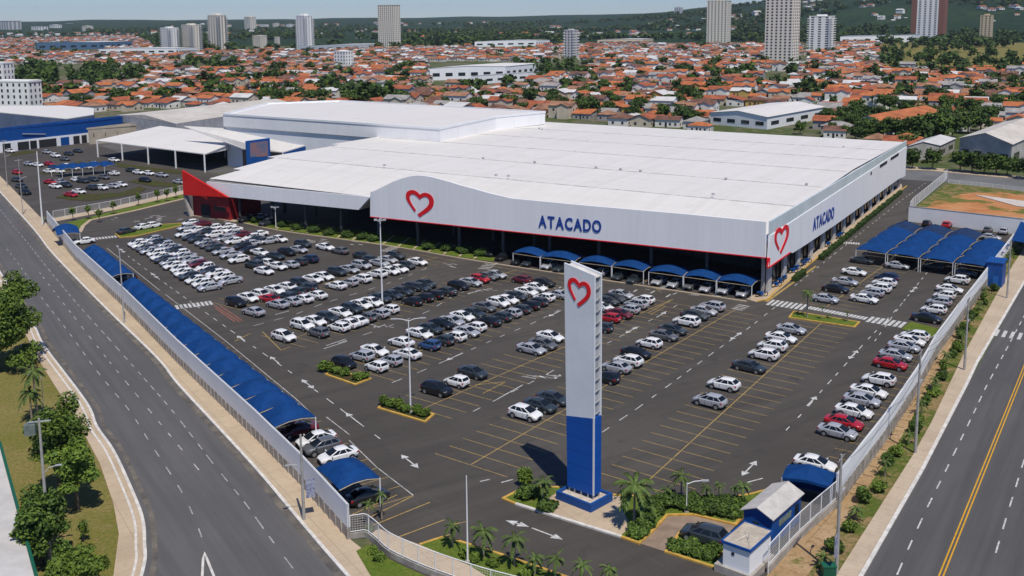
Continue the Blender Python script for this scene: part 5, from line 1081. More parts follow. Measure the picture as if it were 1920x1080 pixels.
for k, (x, y, yc, L) in enumerate(((849, 1027, 985, 1.15), (907, 1048, 997, 1.5), (965, 1063, 1015, 1.45), (1003, 1079, 1046, 1.1), (1042, 1092, 1055, 1.1), (1093, 1105, 1068, 1.1), (1142, 1112, 1074, 1.0))):
    palm(x, y, yc, 'young palm on the gate lawn, %s from the left' % ordn(k + 1), L, 15, k + 2, 'palms on the gate lawn')
for k, (x, y, yc, L) in enumerate(((1250, 938, 921, .9), (1277, 940, 896, 1.3), (1324, 943, 913, .9), (1348, 938, 910, .7), (1377, 936, 915, .6), (1391, 948, 914, 1.1))):
    palm(x, y, yc, 'small palm behind the garden hedge, %s to the right of the pylon' % ordn(k + 1), L, 14, k, 'palms behind the garden hedge')
palm(1019, 942, 906, 'bushy palm just left of the pylon plinth', 1.3, 18, 4); palm(1513, 596, 553, 'palm on the right grass island, leftmost and fullest', 1.2, 15, 1)
for k, (x, y, yc) in enumerate(((1541, 600, 580), (1554, 598, 590), (1589, 604, 585))): palm(x, y, yc, 'thin small palm on the right grass island, %s from the left' % ordn(k + 2), .6, 9, k)
palm(70, 788, 702, 'tall palm with dark crown on the left verge', 1.9, 17, 3); palm(60, 790, 737, 'shorter palm beside the tall palm on the left verge', 1.8, 17, 5)
palm(716, 975, 930, 'small palm between the tent canopy and the mesh fence', .8, 11, 2); palm(692, 985, 945, 'low bushy palm before the dark car at the wall', .8, 12, 1)
def crown_data(name, blobs, n, leaf, mats, seed, mixw=(5, 3)):
    "crown of many leaf-sized faces spread through lumpy volumes: blobs of (x, y, z, rx, rz)"
    rr = random.Random(seed); b = MB(); wt = [q[3] ** 2 * q[4] for q in blobs]
    for _ in range(n):
        x, y, z, rx, rz = rr.choices(blobs, wt)[0]
        v = Vector((rr.gauss(0, 1), rr.gauss(0, 1), rr.gauss(0, 1))).normalized(); k = rr.random() ** .38
        c = Vector((x + v.x * rx * k, y + v.y * rx * k, z + v.z * rz * k * (1 if v.z > 0 else .75)))
        nrm = (v * .7 + Vector((rr.gauss(0, .6), rr.gauss(0, .6), rr.gauss(0, .6) + .5))).normalized(); a = nrm.cross(Vector((rr.gauss(0, 1), rr.gauss(0, 1), rr.gauss(0, 1)))).normalized(); d = nrm.cross(a)
        s = leaf * rr.uniform(.6, 1.35); m = 0 if rr.random() < mixw[0] / sum(mixw) else 1
        b.face([c + a * s, c + d * s * .62 + a * s * .1, c - a * s, c - d * s * .62 + a * s * .1], m)
    return b.data(name, mats)
def trunk_data(h, r, limbs, seed):
    rr = random.Random(seed); b = MB(); b.tube([(0, 0, 0), (rr.uniform(-.1, .1), rr.uniform(-.1, .1), h * .5), (rr.uniform(-.2, .2), rr.uniform(-.2, .2), h)], r, 8, r1=r * .65)
    for k in range(limbs):
        a = k * 2.4 + rr.random(); l = h * rr.uniform(.5, .8); b.tube([(0, 0, h * rr.uniform(.7, .95)), (math.cos(a) * l * .45, math.sin(a) * l * .45, h + l * .35), (math.cos(a) * l * .9, math.sin(a) * l * .9, h + l * .8)], r * .5, 6, r1=r * .15)
    return b.data('trunk', TRUNK, 80)
def blobs_round(h, w, n, seed, low=.35):
    rr = random.Random(seed); out = [(0, 0, h * (.5 + low / 2), w * .36, h * (1 - low) * .38)]
    for k in range(n + 5):
        a = k * 2.399 + rr.uniform(-.6, .6); rad = w * rr.uniform(.16, .37); out.append((math.cos(a) * rad, math.sin(a) * rad, h * rr.uniform(low + .08, .90), w * rr.uniform(.11, .21), h * rr.uniform(.07, .15)))
    return out
def big_tree(x, y, h, w, label, seed, n=7000, leaf=.22, mats=None, low=.35, name='broadleaf_tree', group=None):
    p = at(x, y); t = thing(name, label, 'tree', (p.x, p.y, 0), R(seed * 40), group); inst('trunk', trunk_data(h * (low + .08), w * .032 + .05, 5, seed), t)
    inst('crown', crown_data('crown', blobs_round(h, w, 11, seed, low), n, leaf, mats or [LEAF, LEAFY], seed), t); return t
big_tree(-4, 694, 13.0, 13.0, 'large broadleaf tree overhanging the road at the left picture edge', 3, 20000, .23, low=.02)
big_tree(-70, 640, 10, 9, 'broadleaf tree cut off by the left picture edge behind the large one', 8, 6000, .24, low=.25)
big_tree(112, 930, 10.2, 6.4, 'tall leafy verge tree behind the concrete utility pole, upper of two', 4, 7000, .19, low=.3); big_tree(146, 955, 7.2, 5.2, 'leafy verge tree with pale bare trunk at the sidewalk', 5, 6000, .18, low=.32)
big_tree(82, 1060, 7.4, 5.8, 'dark green verge tree just left of the concrete utility pole', 6, 6500, .18, [LEAF, LEAFD], low=.15); big_tree(140, 1130, 4.6, 6.0, 'wide bright green tree crown at the lower left picture edge', 7, 8000, .17, [LEAFY, LEAF], low=.2)
big_tree(158, 1016, 2.4, 1.2, 'thin sapling on the bright lawn at the left', 9, 350, .12, low=.3)
SHR = {}
def shrub(x, y, h, w, label, seed=0, group=None, mats=None, n=None, name='shrub', p=None, key=None):
    key = (round(h, 1), round(w, 1), seed % 4, (mats or [LEAF])[0].name)
    if key not in SHR: SHR[key] = crown_data('shrub', [(0, 0, h * .45, w * .42, h * .5)] + [(w * .3 * math.cos(k * 2.4 + seed), w * .3 * math.sin(k * 2.4 + seed), h * (.35 + .12 * (k % 3)), w * .26, h * .36) for k in range(4)], n or int(260 + 500 * w), .11 + .02 * w, mats or [LEAF, LEAFY], seed % 4 + 20)
    q = p or at(x, y); o = inst(name, SHR[key], None, (q.x, q.y, .1), R(seed * 77)); return tag(o, label, 'shrub', group)
for k, (x, y, w) in enumerate(((478, 416, 2.2), (530, 424, 2.4), (555, 429, 2.6), (588, 434, 3.2), (617, 439, 2.8), (650, 443, 3), (680, 447, 3), (700, 450, 3), (802, 466, 3), (838, 469, 2.6), (868, 473, 2.8), (902, 478, 3))):
    shrub(x, y + 2, 1.5, w, 'dark shrub on the planting strip before the store, %s from the left' % ordn(k + 1), k, 'shrubs on the planting strip', [LEAFD, LEAF])
for k, (x, y) in enumerate(((720, 762), (735, 764), (748, 768), (762, 774), (783, 779), (797, 782))): shrub(x, y, 1.1 if k % 2 else 1.5, 1.4, 'shrub on the lamp post island, %s from the left' % ordn(k + 1), k, 'shrubs on the lamp post island')
for k, (x, y) in enumerate(((606, 697), (618, 698), (633, 702), (648, 705), (670, 713), (682, 712))): shrub(x, y, 1.6 if k < 2 else 1.1, 1.5, 'shrub on the island beside the black hatchback, %s from the left' % ordn(k + 1), k + 1, 'shrubs on the second planted island')
gk = 0
for x, y, h, w, m in ((985, 935, 1.3, 2.0, 0), (1000, 930, 1.2, 1.8, 0), (980, 912, 2.2, 1.1, 1), (991, 912, 2.0, 1.0, 1), (1022, 957, .9, 2.0, 0), (1032, 955, .9, 1.6, 0), (1196, 1004, 1.0, 2.2, 0), (1209, 990, 1.0, 2.0, 0), (1214, 975, 1.2, 2.2, 0), (1225, 962, 1.3, 2.4, 0), (1240, 950, 1.2, 2.4, 0), (1256, 945, 1.1, 2.4, 0), (1275, 950, 1.0, 2.2, 0), (1295, 955, 1.0, 2.4, 0), (1315, 958, 1.0, 2.4, 0), (1335, 960, 1.1, 2.6, 0), (1355, 963, 1.1, 2.4, 0), (1372, 966, 1.1, 2.4, 0), (1385, 955, 1.2, 2.4, 0), (1300, 942, .8, 2, 0), (1330, 946, .8, 2, 0), (1362, 946, .9, 2, 0), (1268, 1030, .8, 1.8, 0), (1288, 1036, .8, 1.8, 0), (1308, 1042, .8, 1.8, 0), (1328, 1046, .9, 1.8, 0), (1340, 1036, .9, 1.6, 0), (1300, 1025, .7, 1.5, 0)):
    gk += 1; pl_ = 'left of the pylon' if x < 1040 else 'by the guardhouse lay-by' if y > 1020 else 'in the garden right of the pylon'
    shrub(x, y, h, w, '%s shrub %s, %s from left there' % ('yellowish tall' if m else 'green clipped' if w > 2.1 else 'small green', pl_, ordn(gk)), gk, 'garden shrubs', [LEAFY, LEAF] if m else [LEAF, LEAFD])
pts = walk_path(offs([Vector(p) for p in WALK_E], 1.3), 3.4); rr = random.Random(4); k = 0
for p, tn in pts:
    X, Y, w_ = proj(p)
    if not (1540 < X < 1925 and 430 < Y < 1100): continue
    k += 1; q = p + Vector((rr.uniform(-.5, .5), rr.uniform(-.5, .5), 0))
    if k % 3 == 1:
        t = palm(proj(q)[0], proj(q)[1], proj(q + UZ * rr.uniform(.9, 1.7))[1], 'small young palm beside the right sidewalk, %s from the near end' % ordn(k // 3 + 1), .95, 13, k, 'young palms along the right sidewalk'); continue
    shrub(0, 0, rr.uniform(.9, 1.9), rr.uniform(.9, 1.8), 'green hedge shrub beside the right sidewalk, %s from the near end' % ordn(k), k, 'shrubs along the right sidewalk', [LEAF, LEAFD] if k % 3 else [LEAFY, LEAF], p=q)
for k, (x, y, w) in enumerate(((872, 1046, 1.2), (890, 1052, 1.4), (925, 1062, 1.2), (985, 1082, 1.2), (700, 1040, 1.0), (712, 1052, 1.2), (693, 1000, .8))): shrub(x, y, .7, w, 'low yellow green plant near the gate fence, %s from the left' % ordn(k + 1), k, 'low plants near the gate', [LEAFY, LEAF])
# saplings on the divider lawn
for k, (x, y) in enumerate(((137, 414), (166, 411), (186, 418), (213, 402), (260, 386), (295, 380), (313, 378), (330, 372))): big_tree(x, y, 3.6, 1.8, 'thin sapling on the divider lawn, %s from the left' % ordn(k + 1), k + 30, 260, .2, name='sapling', low=.45, group='saplings on the divider lawn')
# blue motorcycles on the side walk
def moto():
    b = MB(); 
    for x in (-.62, .62): b.tube([(x + .3 * math.cos(a), 0, .3 + .3 * math.sin(a)) for a in np.linspace(0, 6.283, 13)], .055, 6, m=0, cap=False)
    w = b.data('wheels', TYRE); b = MB(); b.box((.05, 0, .62), .55, .26, .24); b.box((-.42, 0, .70), .6, .24, .12); b.box((.62, 0, .64), .3, .1, .06); b.box((0, 0, .38), .42, .24, .26); f = b.data('body', BLUE)
    b = MB(); b.tube([(.62, 0, .3), (.42, 0, .95)], .035, 6); b.tube([(.42, -.33, 1.0), (.42, .33, 1.0)], .025, 6); return w, f, b.data('handlebar', TRIM)
mw, mf, mh = moto()
for k, (x, y) in enumerate(((1428, 556), (1456, 538), (1463, 531), (1471, 525), (1487, 512), (1494, 506), (1507, 498), (1513, 493), (1553, 462), (1572, 447), (1577, 443))):
    t = thing('motorcycle', 'blue motorcycle on the side walk of the store, %s from the front corner' % ordn(k + 1), 'motorcycle', at(x, y, .14), R(15 + k * 13 % 40), 'motorcycles on the side walk'); t.scale = (1.25, 1.25, 1.25); inst('wheels', mw, t); inst('body', mf, t); inst('handlebar', mh, t)
def person(x, y, label, az, shirt, trousers, skin, hair, walk=.0):
    sk = [(0, 0, .93), (0, 0, 1.12), (0, .0, 1.34), (0, 0, 1.47), (.02, 0, 1.56), (.03, 0, 1.66), (.03, 0, 1.73)]; rad = [.145, .135, .165, .06, .075, .095, .06]; ed = [(i, i + 1) for i in range(6)]
    for sd in (1, -1):
        f = walk * sd; n = len(sk)
        sk += [(0, .09 * sd, .86), (f * .6 + .02, .10 * sd, .48), (f * .9 - .04, .10 * sd, .09), (f * .9 + .12, .11 * sd, .045)]; rad += [.095, .065, .042, .04]; ed += [(0, n), (n, n + 1), (n + 1, n + 2), (n + 2, n + 3)]
        n = len(sk); sk += [(0, .20 * sd, 1.38), (-f * .5, .26 * sd, 1.12), (-f * .7 + .08, .24 * sd, .88), (-f * .7 + .12, .23 * sd, .79)]; rad += [.06, .047, .034, .036]; ed += [(2, n), (n, n + 1), (n + 1, n + 2), (n + 2, n + 3)]
    me = bpy.data.meshes.new('body'); me.from_pydata(sk, ed, []); o = bpy.data.objects.new('person', me); COL.objects.link(o)
    md = o.modifiers.new('skin', 'SKIN'); 
    for v, r in zip(me.skin_vertices[0].data, rad): v.radius = (r, r * (1.25 if r > .12 else 1))
    me.skin_vertices[0].data[0].use_root = True
    o.modifiers.new('smooth', 'SUBSURF').levels = 1; dg = bpy.context.evaluated_depsgraph_get(); m2 = bpy.data.meshes.new_from_object(o.evaluated_get(dg)); o.modifiers.clear(); o.data = m2
    for m in (shirt, trousers, skin, hair): m2.materials.append(m)
    for p in m2.polygons: z = p.center.z; p.material_index = 3 if z > 1.70 else 2 if z > 1.46 or abs(p.center.y) > .19 and z < .9 else 1 if z < .95 else 0
    m2.shade_smooth(); o.location = at(x, y, .12); o.rotation_euler = (0, 0, R(az)); return tag(o, label, 'person')
SKIN = mat('skin', (.32, .18, .12), .6, .3); HAIR = mat('hair_dark', (.02, .015, .012), .7, .2)
person(1743, 742, 'person in dark clothes standing on the path between the right hedge shrubs', 60, mat('dark_shirt', (.03, .03, .035), .9, .1), mat('dark_trousers', (.025, .03, .04), .9, .1), SKIN, HAIR)
person(413, 409, 'person in pale shirt walking by the red entrance block', -40, mat('pale_shirt', (.55, .50, .45), .9, .1), mat('blue_trousers', (.05, .08, .16), .9, .1), SKIN, HAIR, .25)
# wires of the eastern pole line
PX = [(1568, 1078, 852), (1716, 850, 655), (1808, 695, 560), (1888, 560, 452)]
for (a, c) in zip(PX, PX[1:]):
    p, q = at(a[0], a[1]) + UZ * (top_of(*a) - .1), at(c[0], c[1]) + UZ * (top_of(*c) - .1); tn = (q - p).normalized(); sd = Vector((-tn.y, tn.x, 0))
    for w in (-.8, .0, .8):
        b = MB(); b.tube([p + (q - p) * t + sd * w - UZ * (4 * t * (1 - t) * 1.3) for t in np.linspace(0, 1, 9)], .018, 5); o = b.build('power_line', TRIM)
        tag(o, 'thin sagging power lines strung between the utility poles on the right sidewalk', 'wire', 'power lines on the right')
# litter bin at the lower right
t = thing('waste_bin', 'green waste bin at the lower right by the banner pole', 'bin', at(1553, 1082)); b = MB(); b.box((0, 0, 0), 1.1, .8, 1.1, base=True); local(b, 'body', mat('bin_green', (.01, .09, .05), .5, .3), t); b = MB(); b.box((0, 0, 1.1), 1.2, .9, .1, base=True); local(b, 'lid', mat('bin_green'+'_lid', (.012, .11, .06), .5, .3), t)
# roof at the lower left corner
t = thing('corner_roof', 'pale flat roof with green edge at the lower left corner', 'building', at(0, 1000)); q = [at(0, 832, 3.2), at(70, 1090, 3.2), at(70, 1090, 3.2) + Vector((-14, -22, 0)), at(0, 832, 3.2) + Vector((-24, 4, 0))]
b = MB(); b.prism([p[:2] for p in q], 0, 3.05); b.build('wall', CONC, t); b = MB(); b.prism([p[:2] for p in q], 3.06, 3.2); b.build('roof', mat('corner_roof_sheet', (.52, .50, .48), .8, .2, noise=(.4, .1)), t)
b = MB(); ribbon(b, [q[1], q[0]], .25, 3.0, 3.5); b.build('green_edge', mat('green_edge', (.01, .10, .06), .6, .3), t)
# ------------------------------------------------------------------ the town
WM = [mat('house_wall_white', (.76, .73, .67), .85, .2, noise=(.3, .1)), mat('house_wall_cream', (.56, .49, .38), .85, .2, noise=(.3, .12)), mat('house_wall_grey', (.36, .35, .33), .85, .2, noise=(.3, .15)), mat('house_wall_ochre', (.50, .33, .11), .85, .2, noise=(.3, .1))]
RM = [mat('tile_orange', (.42, .142, .058), .85, .15, noise=(.25, .28)), mat('tile_red', (.32, .10, .05), .85, .15, noise=(.25, .3)), mat('tile_brown', (.165, .085, .062), .85, .15, noise=(.25, .35)), mat('tile_aged', (.30, .16, .10), .9, .1, noise=(.25, .4)), mat('fibre_sheet', (.30, .285, .27), .85, .2, noise=(.3, .25)), mat('pale_sheet', (.58, .57, .55), .6, .3, noise=(.2, .12))]
WINM = mat('house_window', (.03, .035, .04), .3, .4)
WN = ['white', 'cream', 'grey', 'ochre']; RN = ['orange', 'red', 'brown', 'aged brick', 'grey sheet', 'pale sheet']
def house_mb(kind, w, d, h):
    "walls (material 0, windows 1) and roof as two builders"
    a, r = MB(), MB(); x, y = w / 2, d / 2; pts = [(-x, -y), (x, -y), (x, y), (-x, y)]; a.prism(pts, 0, h, bottom=False)
    for s in (-1, 1):
        for k in (-.28, .12, .34): a.box((w * k, s * y, h - 1.9), .95, .1, 1.05, 0, 1)
        for k in (-.25, .25): a.box((s * x, d * k, h - 1.9), .1, .95, 1.05, 0, 1)
    a.box((w * -.05, -y, 0), .95, .12, 2.1, 0, 1, base=True)
    o = .45; X, Y = x + o, y + o; zr = h + .40 * Y; z0 = h - .05
    if kind == 'gable':
        r.face([(-X, -Y, z0), (X, -Y, z0), (X, 0, zr), (-X, 0, zr)]); r.face([(X, Y, z0), (-X, Y, z0), (-X, 0, zr), (X, 0, zr)])
        a.face([(-x, y, h), (-x, -y, h), (-x, 0, zr - .22)]); a.face([(x, -y, h), (x, y, h), (x, 0, zr - .22)])
    elif kind == 'hip':
        k = max(.2, X - Y); r.face([(-X, -Y, z0), (X, -Y, z0), (k, 0, zr), (-k, 0, zr)]); r.face([(X, Y, z0), (-X, Y, z0), (-k, 0, zr), (k, 0, zr)]); r.face([(X, -Y, z0), (X, Y, z0), (k, 0, zr)]); r.face([(-X, Y, z0), (-X, -Y, z0), (-k, 0, zr)])
    elif kind == 'lean':
        r.face([(-X, -Y, z0), (X, -Y, z0), (X, Y, z0 + .22 * Y * 2), (-X, Y, z0 + .22 * Y * 2)]); a.prism([(-x, y - .15), (x, y - .15), (x, y), (-x, y)], h, h + .8, bottom=False)
    else:  # cross gable with a wing
        r.face([(-X, -Y, z0), (X, -Y, z0), (X, 0, zr), (-X, 0, zr)]); r.face([(X, Y, z0), (-X, Y, z0), (-X, 0, zr), (X, 0, zr)])
        a.face([(-x, y, h), (-x, -y, h), (-x, 0, zr - .22)]); a.face([(x, -y, h), (x, y, h), (x, 0, zr - .22)])
        wx = w * .22; wy = y + d * .42; a.prism([(-wx + w * .2, -wy), (wx + w * .2, -wy), (wx + w * .2, -y), (-wx + w * .2, -y)], 0, h, bottom=False); c = w * .2; g = h + .4 * (wx + o)
        r.face([(c - wx - o, -wy - o, z0), (c, -wy - o, g), (c, 0, g), (c - wx - o, 0, z0)]); r.face([(c, -wy - o, g), (c + wx + o, -wy - o, z0), (c + wx + o, 0, z0), (c, 0, g)]); a.face([(c - wx, -wy, h), (c + wx, -wy, h), (c, -wy, g - .2)])
    r.mesh(*((lambda v, f: (v, f))(list(r.v), [tuple(reversed(q)) for q in r.f]))) if False else None
    return a, r
PROTO = []
rr = random.Random(21)
for kind in ('gable', 'hip', 'cross', 'lean', 'gable', 'hip', 'cross', 'gable'):
    w, d = rr.uniform(8.5, 12.5), rr.uniform(6.5, 9); h = rr.choice((3.0, 3.1, 3.3, 3.2, 5.9)); a, r = house_mb(kind, w, d, h)
    PROTO.append((kind, a, r, a.data('wall', [WM[0], WINM]), r.data('roof', RM[0])))
def lim_low(x): return np.interp(x, [-300, 0, 85, 90, 215, 330, 420, 640, 830, 1022, 1325, 1330, 1545, 1550, 1700, 1790, 1797, 2200], [175, 180, 190, 202, 202, 197, 200, 200, 210, 216, 240, 190, 195, 252, 276, 262, 232, 240])
def lim_up(x): return np.interp(x, [-300, 0, 250, 310, 700, 1000, 1400, 1650, 1660, 2200], [60, 62, 66, 97, 92, 84, 84, 80, 128, 128])
EXC = [(20, 118, 222, 164), (228, 116, 265, 150), (330, 110, 445, 132), (798, 112, 1000, 166), (640, 158, 745, 192), (960, 112, 1098, 141), (1650, 76, 2100, 128), (1585, 196, 1718, 262), (300, 85, 385, 100), (392, 84, 432, 97), (556, 86, 592, 98), (706, 80, 760, 94), (1428, 100, 1520, 120), (1500, 80, 1570, 96), (1050, 96, 1092, 112), (622, 112, 668, 130), (60, 78, 200, 98), (180, 92, 330, 104), (880, 74, 1010, 92), (1420, 130, 1485, 150)]
def blocked(X, Y, ex=EXC): return any(a < X < c and b_ < Y < d for a, b_, c, d in ex)
AZH = -27.0; ud, vd = vaz(AZH), vaz(AZH + 90)
houses = []; rr = random.Random(31); v = 120.0; row = 0; gap = False
while v < 2600:
    u = -2400.0
    while u < 2400:
        u += rr.uniform(9.5, 13.5) if v < 900 else rr.uniform(11, 17)
        if rr.random() < .06: u += 9
        p = ud * u + vd * (v + rr.uniform(-1.2, 1.2))
        if p.y < 150: continue
        X, Y, Z = proj((p.x, p.y, 2))
        if not (-60 < X < 1980) or Y > lim_low(X) or Y < lim_up(X) or blocked(X, Y): continue
        if rr.random() < (.05 if Y > 110 else .12): continue
        houses.append((Z, p, X, Y, row, rr.randrange(len(PROTO)), AZH + rr.choice((0, 0, 0, 90, 180)) + rr.uniform(-5, 5), rr.choices((0, 1, 2, 3), (10, 4, 2, 1))[0], rr.choices(range(6), (7, 7, 5, 6, 4, 4))[0], rr.uniform(.85, 1.15)))
    row += 1; v += 12.5 if not gap else 20.0; gap = not gap
houses.sort(key=lambda q: q[0])
near, far = houses[:296], houses[296:]
rows = {}
for q in near: rows.setdefault(q[4], []).append(q)
for ri, rk in enumerate(sorted(rows)):
    for k, (Z, p, X, Y, row, pi, az, wi, ri_, sc) in enumerate(sorted(rows[rk], key=lambda q: q[2])):
        kind, a, r, wm, rm = PROTO[pi]; o = inst('house', wm, None, p, R(az), sc); setpaint(o, WM[wi]); f = inst('roof', rm, o); setpaint(f, RM[ri_])
        tag(o, '%s house with %s roof, %s from left in %s row behind the stores' % (WN[wi], RN[ri_] + ('' if 'sheet' in RN[ri_] else ' tile'), '%d%s' % (k + 1, ordn(k + 13)[-2:] if (k + 1) > 3 and not 10 < (k + 1) % 100 < 14 and (k + 1) % 10 in (1, 2, 3) else {1: 'st', 2: 'nd', 3: 'rd'}.get(k + 1, 'th')), ordn(ri + 1)), 'house', 'houses of the town')
def merge(items, name, mats, label, cat):
    VV, FF, MM = [], [], []; n = 0
    for V, F, M_, mtx in items:
        A_ = np.array(V) @ np.array(mtx.to_3x3()).T + np.array(mtx.translation); VV.append(A_); FF += [tuple(i + n for i in f) for f in F]; MM += M_; n += len(V)
    me = bpy.data.meshes.new(name); me.from_pydata(np.concatenate(VV).tolist(), [], FF)
    for m in mats: me.materials.append(m)
    me.polygons.foreach_set('material_index', MM); o = bpy.data.objects.new(name, me); COL.objects.link(o); return tag(o, label, cat, None, 'stuff')
items = []
for Z, p, X, Y, row, pi, az, wi, ri_, sc in far:
    kind, a, r, wm, rm = PROTO[pi]; M = Matrix.Translation(p) @ Matrix.Rotation(R(az), 4, 'Z') @ Matrix.Scale(sc, 4)
    items.append((a.v, a.f, [wi if m == 0 else 4 for m in a.m], M)); items.append((r.v, r.f, [5 + ri_] * len(r.f), M))
# hamlets on the far slopes
for _ in range(300):
    c = rr.choice(((-900, 3300, 500), (-1500, 3500, 300), (-300, 3700, 500), (250, 2700, 350), (500, 3300, 400), (900, 3000, 300), (1200, 2500, 260), (-700, 4700, 400), (100, 2500, 200), (1500, 3600, 300)))
    x, y = rr.gauss(c[0], c[2]), rr.gauss(c[1], c[2] * .35); kind, a, r, wm, rm = PROTO[rr.randrange(len(PROTO))]; M = Matrix.Translation((x, y, hill(x, y))) @ Matrix.Rotation(rr.random() * 6, 4, 'Z') @ Matrix.Scale(rr.uniform(1.0, 1.9), 4)
    items.append((a.v, a.f, [0 if m == 0 else 4 for m in a.m], M)); items.append((r.v, r.f, [5 + rr.choice((0, 1, 3, 5))] * len(r.f), M))
merge(items, 'distant_houses', WM + [WINM] + RM, 'far red roofed town and hamlets fading towards the hills', 'houses')
# halls among the houses
def hall_at(name, label, base, zt, depth, az, wm=WHITE, rm=None, ridge=0.0, windows=0, cat='hall'):
    p0, p1 = at(*base[0]), at(*base[1]); dv = vaz(az) * depth; t = thing(name, label, cat, p0); f = [p0, p1, p1 + dv, p0 + dv]
    b = MB(); b.prism([p[:2] for p in f], 0, zt)
    m0, m1 = (p0 + p1) / 2, (f[2] + f[3]) / 2
    if ridge: b.face([p0 + UZ * zt, p1 + UZ * zt, m0 + UZ * (zt + ridge)]); b.face([f[2] + UZ * zt, f[3] + UZ * zt, m1 + UZ * (zt + ridge)])
    b.build('wall', wm, t); b = MB(); e = (p1 - p0).normalized() * .5; g = dv.normalized() * .4
    if ridge:
        r0, r1 = m0 - g + UZ * (zt + ridge + .1), m1 + g + UZ * (zt + ridge + .1); b.face([p0 - e - g + UZ * (zt + .02), r0, r1, f[3] - e + g + UZ * (zt + .02)]); b.face([p1 + e - g + UZ * (zt + .02), f[2] + e + g + UZ * (zt + .02), r1, r0])
    else: b.prism([(p0 - e - g)[:2], (p1 + e - g)[:2], (f[2] + e + g)[:2], (f[3] - e + g)[:2]], zt + .01, zt + .4)
    b.build('roof', rm or ROOFW, t)
    d = (p1 - p0).normalized(); nn = Vector((d.y, -d.x, 0)); L = (p1 - p0).length
    for k in range(windows):
        b = MB(); c = p0 + d * (L * (k + .5) / windows); b.box(c + nn * .03 + UZ * (zt * .45), L / windows * .55, .12, zt * .28, math.atan2(d.y, d.x)); b.build('window', GLASS, t)
    if windows:
        d2 = dv.normalized(); n2 = Vector((d2.y, -d2.x, 0)); 
        for k in range(windows): b = MB(); c = p1 + dv * ((k + .5) / windows); b.box(c + n2 * .03 + UZ * (zt * .45), depth / windows * .5, .12, zt * .3, math.atan2(d2.y, d2.x)); b.build('window', GLASS, t)
    return t
hall_at('white_hall', 'broad white hall among the red roofed houses at the picture centre', ((806, 151), (948, 147)), 9.5, 60, 62, WHITE, ROOFW, 1.0, 6)
hall_at('white_annex', 'low white annex in front of the broad white hall', ((885, 159), (990, 151)), 6, 18, 62, WHITE, mat('annex_roof', (.42, .43, .44), .7, .2, noise=(.2, .15)), 0, 5)
hall_at('workshop_building', 'white gabled workshop with dark glazed side behind the store roof', ((1332, 233), (1438, 243)), 5.4, 60, 50, WHITE, ROOFW, 1.6, 4, 'workshop')
hall_at('terrace_house', 'long two storey terrace under one orange tile roof right of the workshop', ((1598, 249), (1655, 256)), 5.6, 60, 47, WM[0], RM[0], 2.2, 5, 'house')
hall_at('concrete_warehouse', 'grey concrete warehouse with low gable and dark windows behind street trees', ((1797, 306), (1894, 320)), 8.2, 60, 52, mat('raw_concrete_wall', (.44, .42, .39), .9, .2, noise=(.3, .2)), GR, 2.6, 4, 'warehouse')
hall_at('pale_shed', 'pale low shed between the concrete warehouse and the store', ((1700, 300), (1760, 298)), 4.5, 24, 55, WM[2], RM[5], 1.4, 2, 'shed')
hall_at('far_hall', 'long grey roofed hall left of the brown and white tower', ((1575, 82), (1715, 79)), 12, 60, 60, WHITE, mat('blue_grey_roof', (.30, .33, .36), .6, .3), 0, 7)
hall_at('far_hall', 'pale hall beyond the houses right of the cream tower', ((890, 88), (1005, 86)), 9, 50, 60, WHITE, RM[5], 1, 6)
hall_at('far_hall', 'blue and white hall at the upper left', ((70, 94), (186, 92)), 12, 70, 60, mat('hall_blue', (.07, .14, .24), .6, .3), RM[5], 1, 6)
hall_at('far_hall', 'long white low hall below the twin towers at the left', ((185, 102), (330, 101)), 8, 40, 60, WHITE, RM[5], 1, 8)
hall_at('far_hall', 'pale blue low hall left of the cream tower', ((560, 97), (690, 92)), 8, 50, 60, mat('hall_pale', (.42, .46, .50), .6, .3), RM[5], 1, 8)
hall_at('far_hall', 'pink walled hall on the slope right of the picture centre', ((1120, 83), (1205, 82)), 8, 50, 60, WM[1], RM[5], 1, 5)
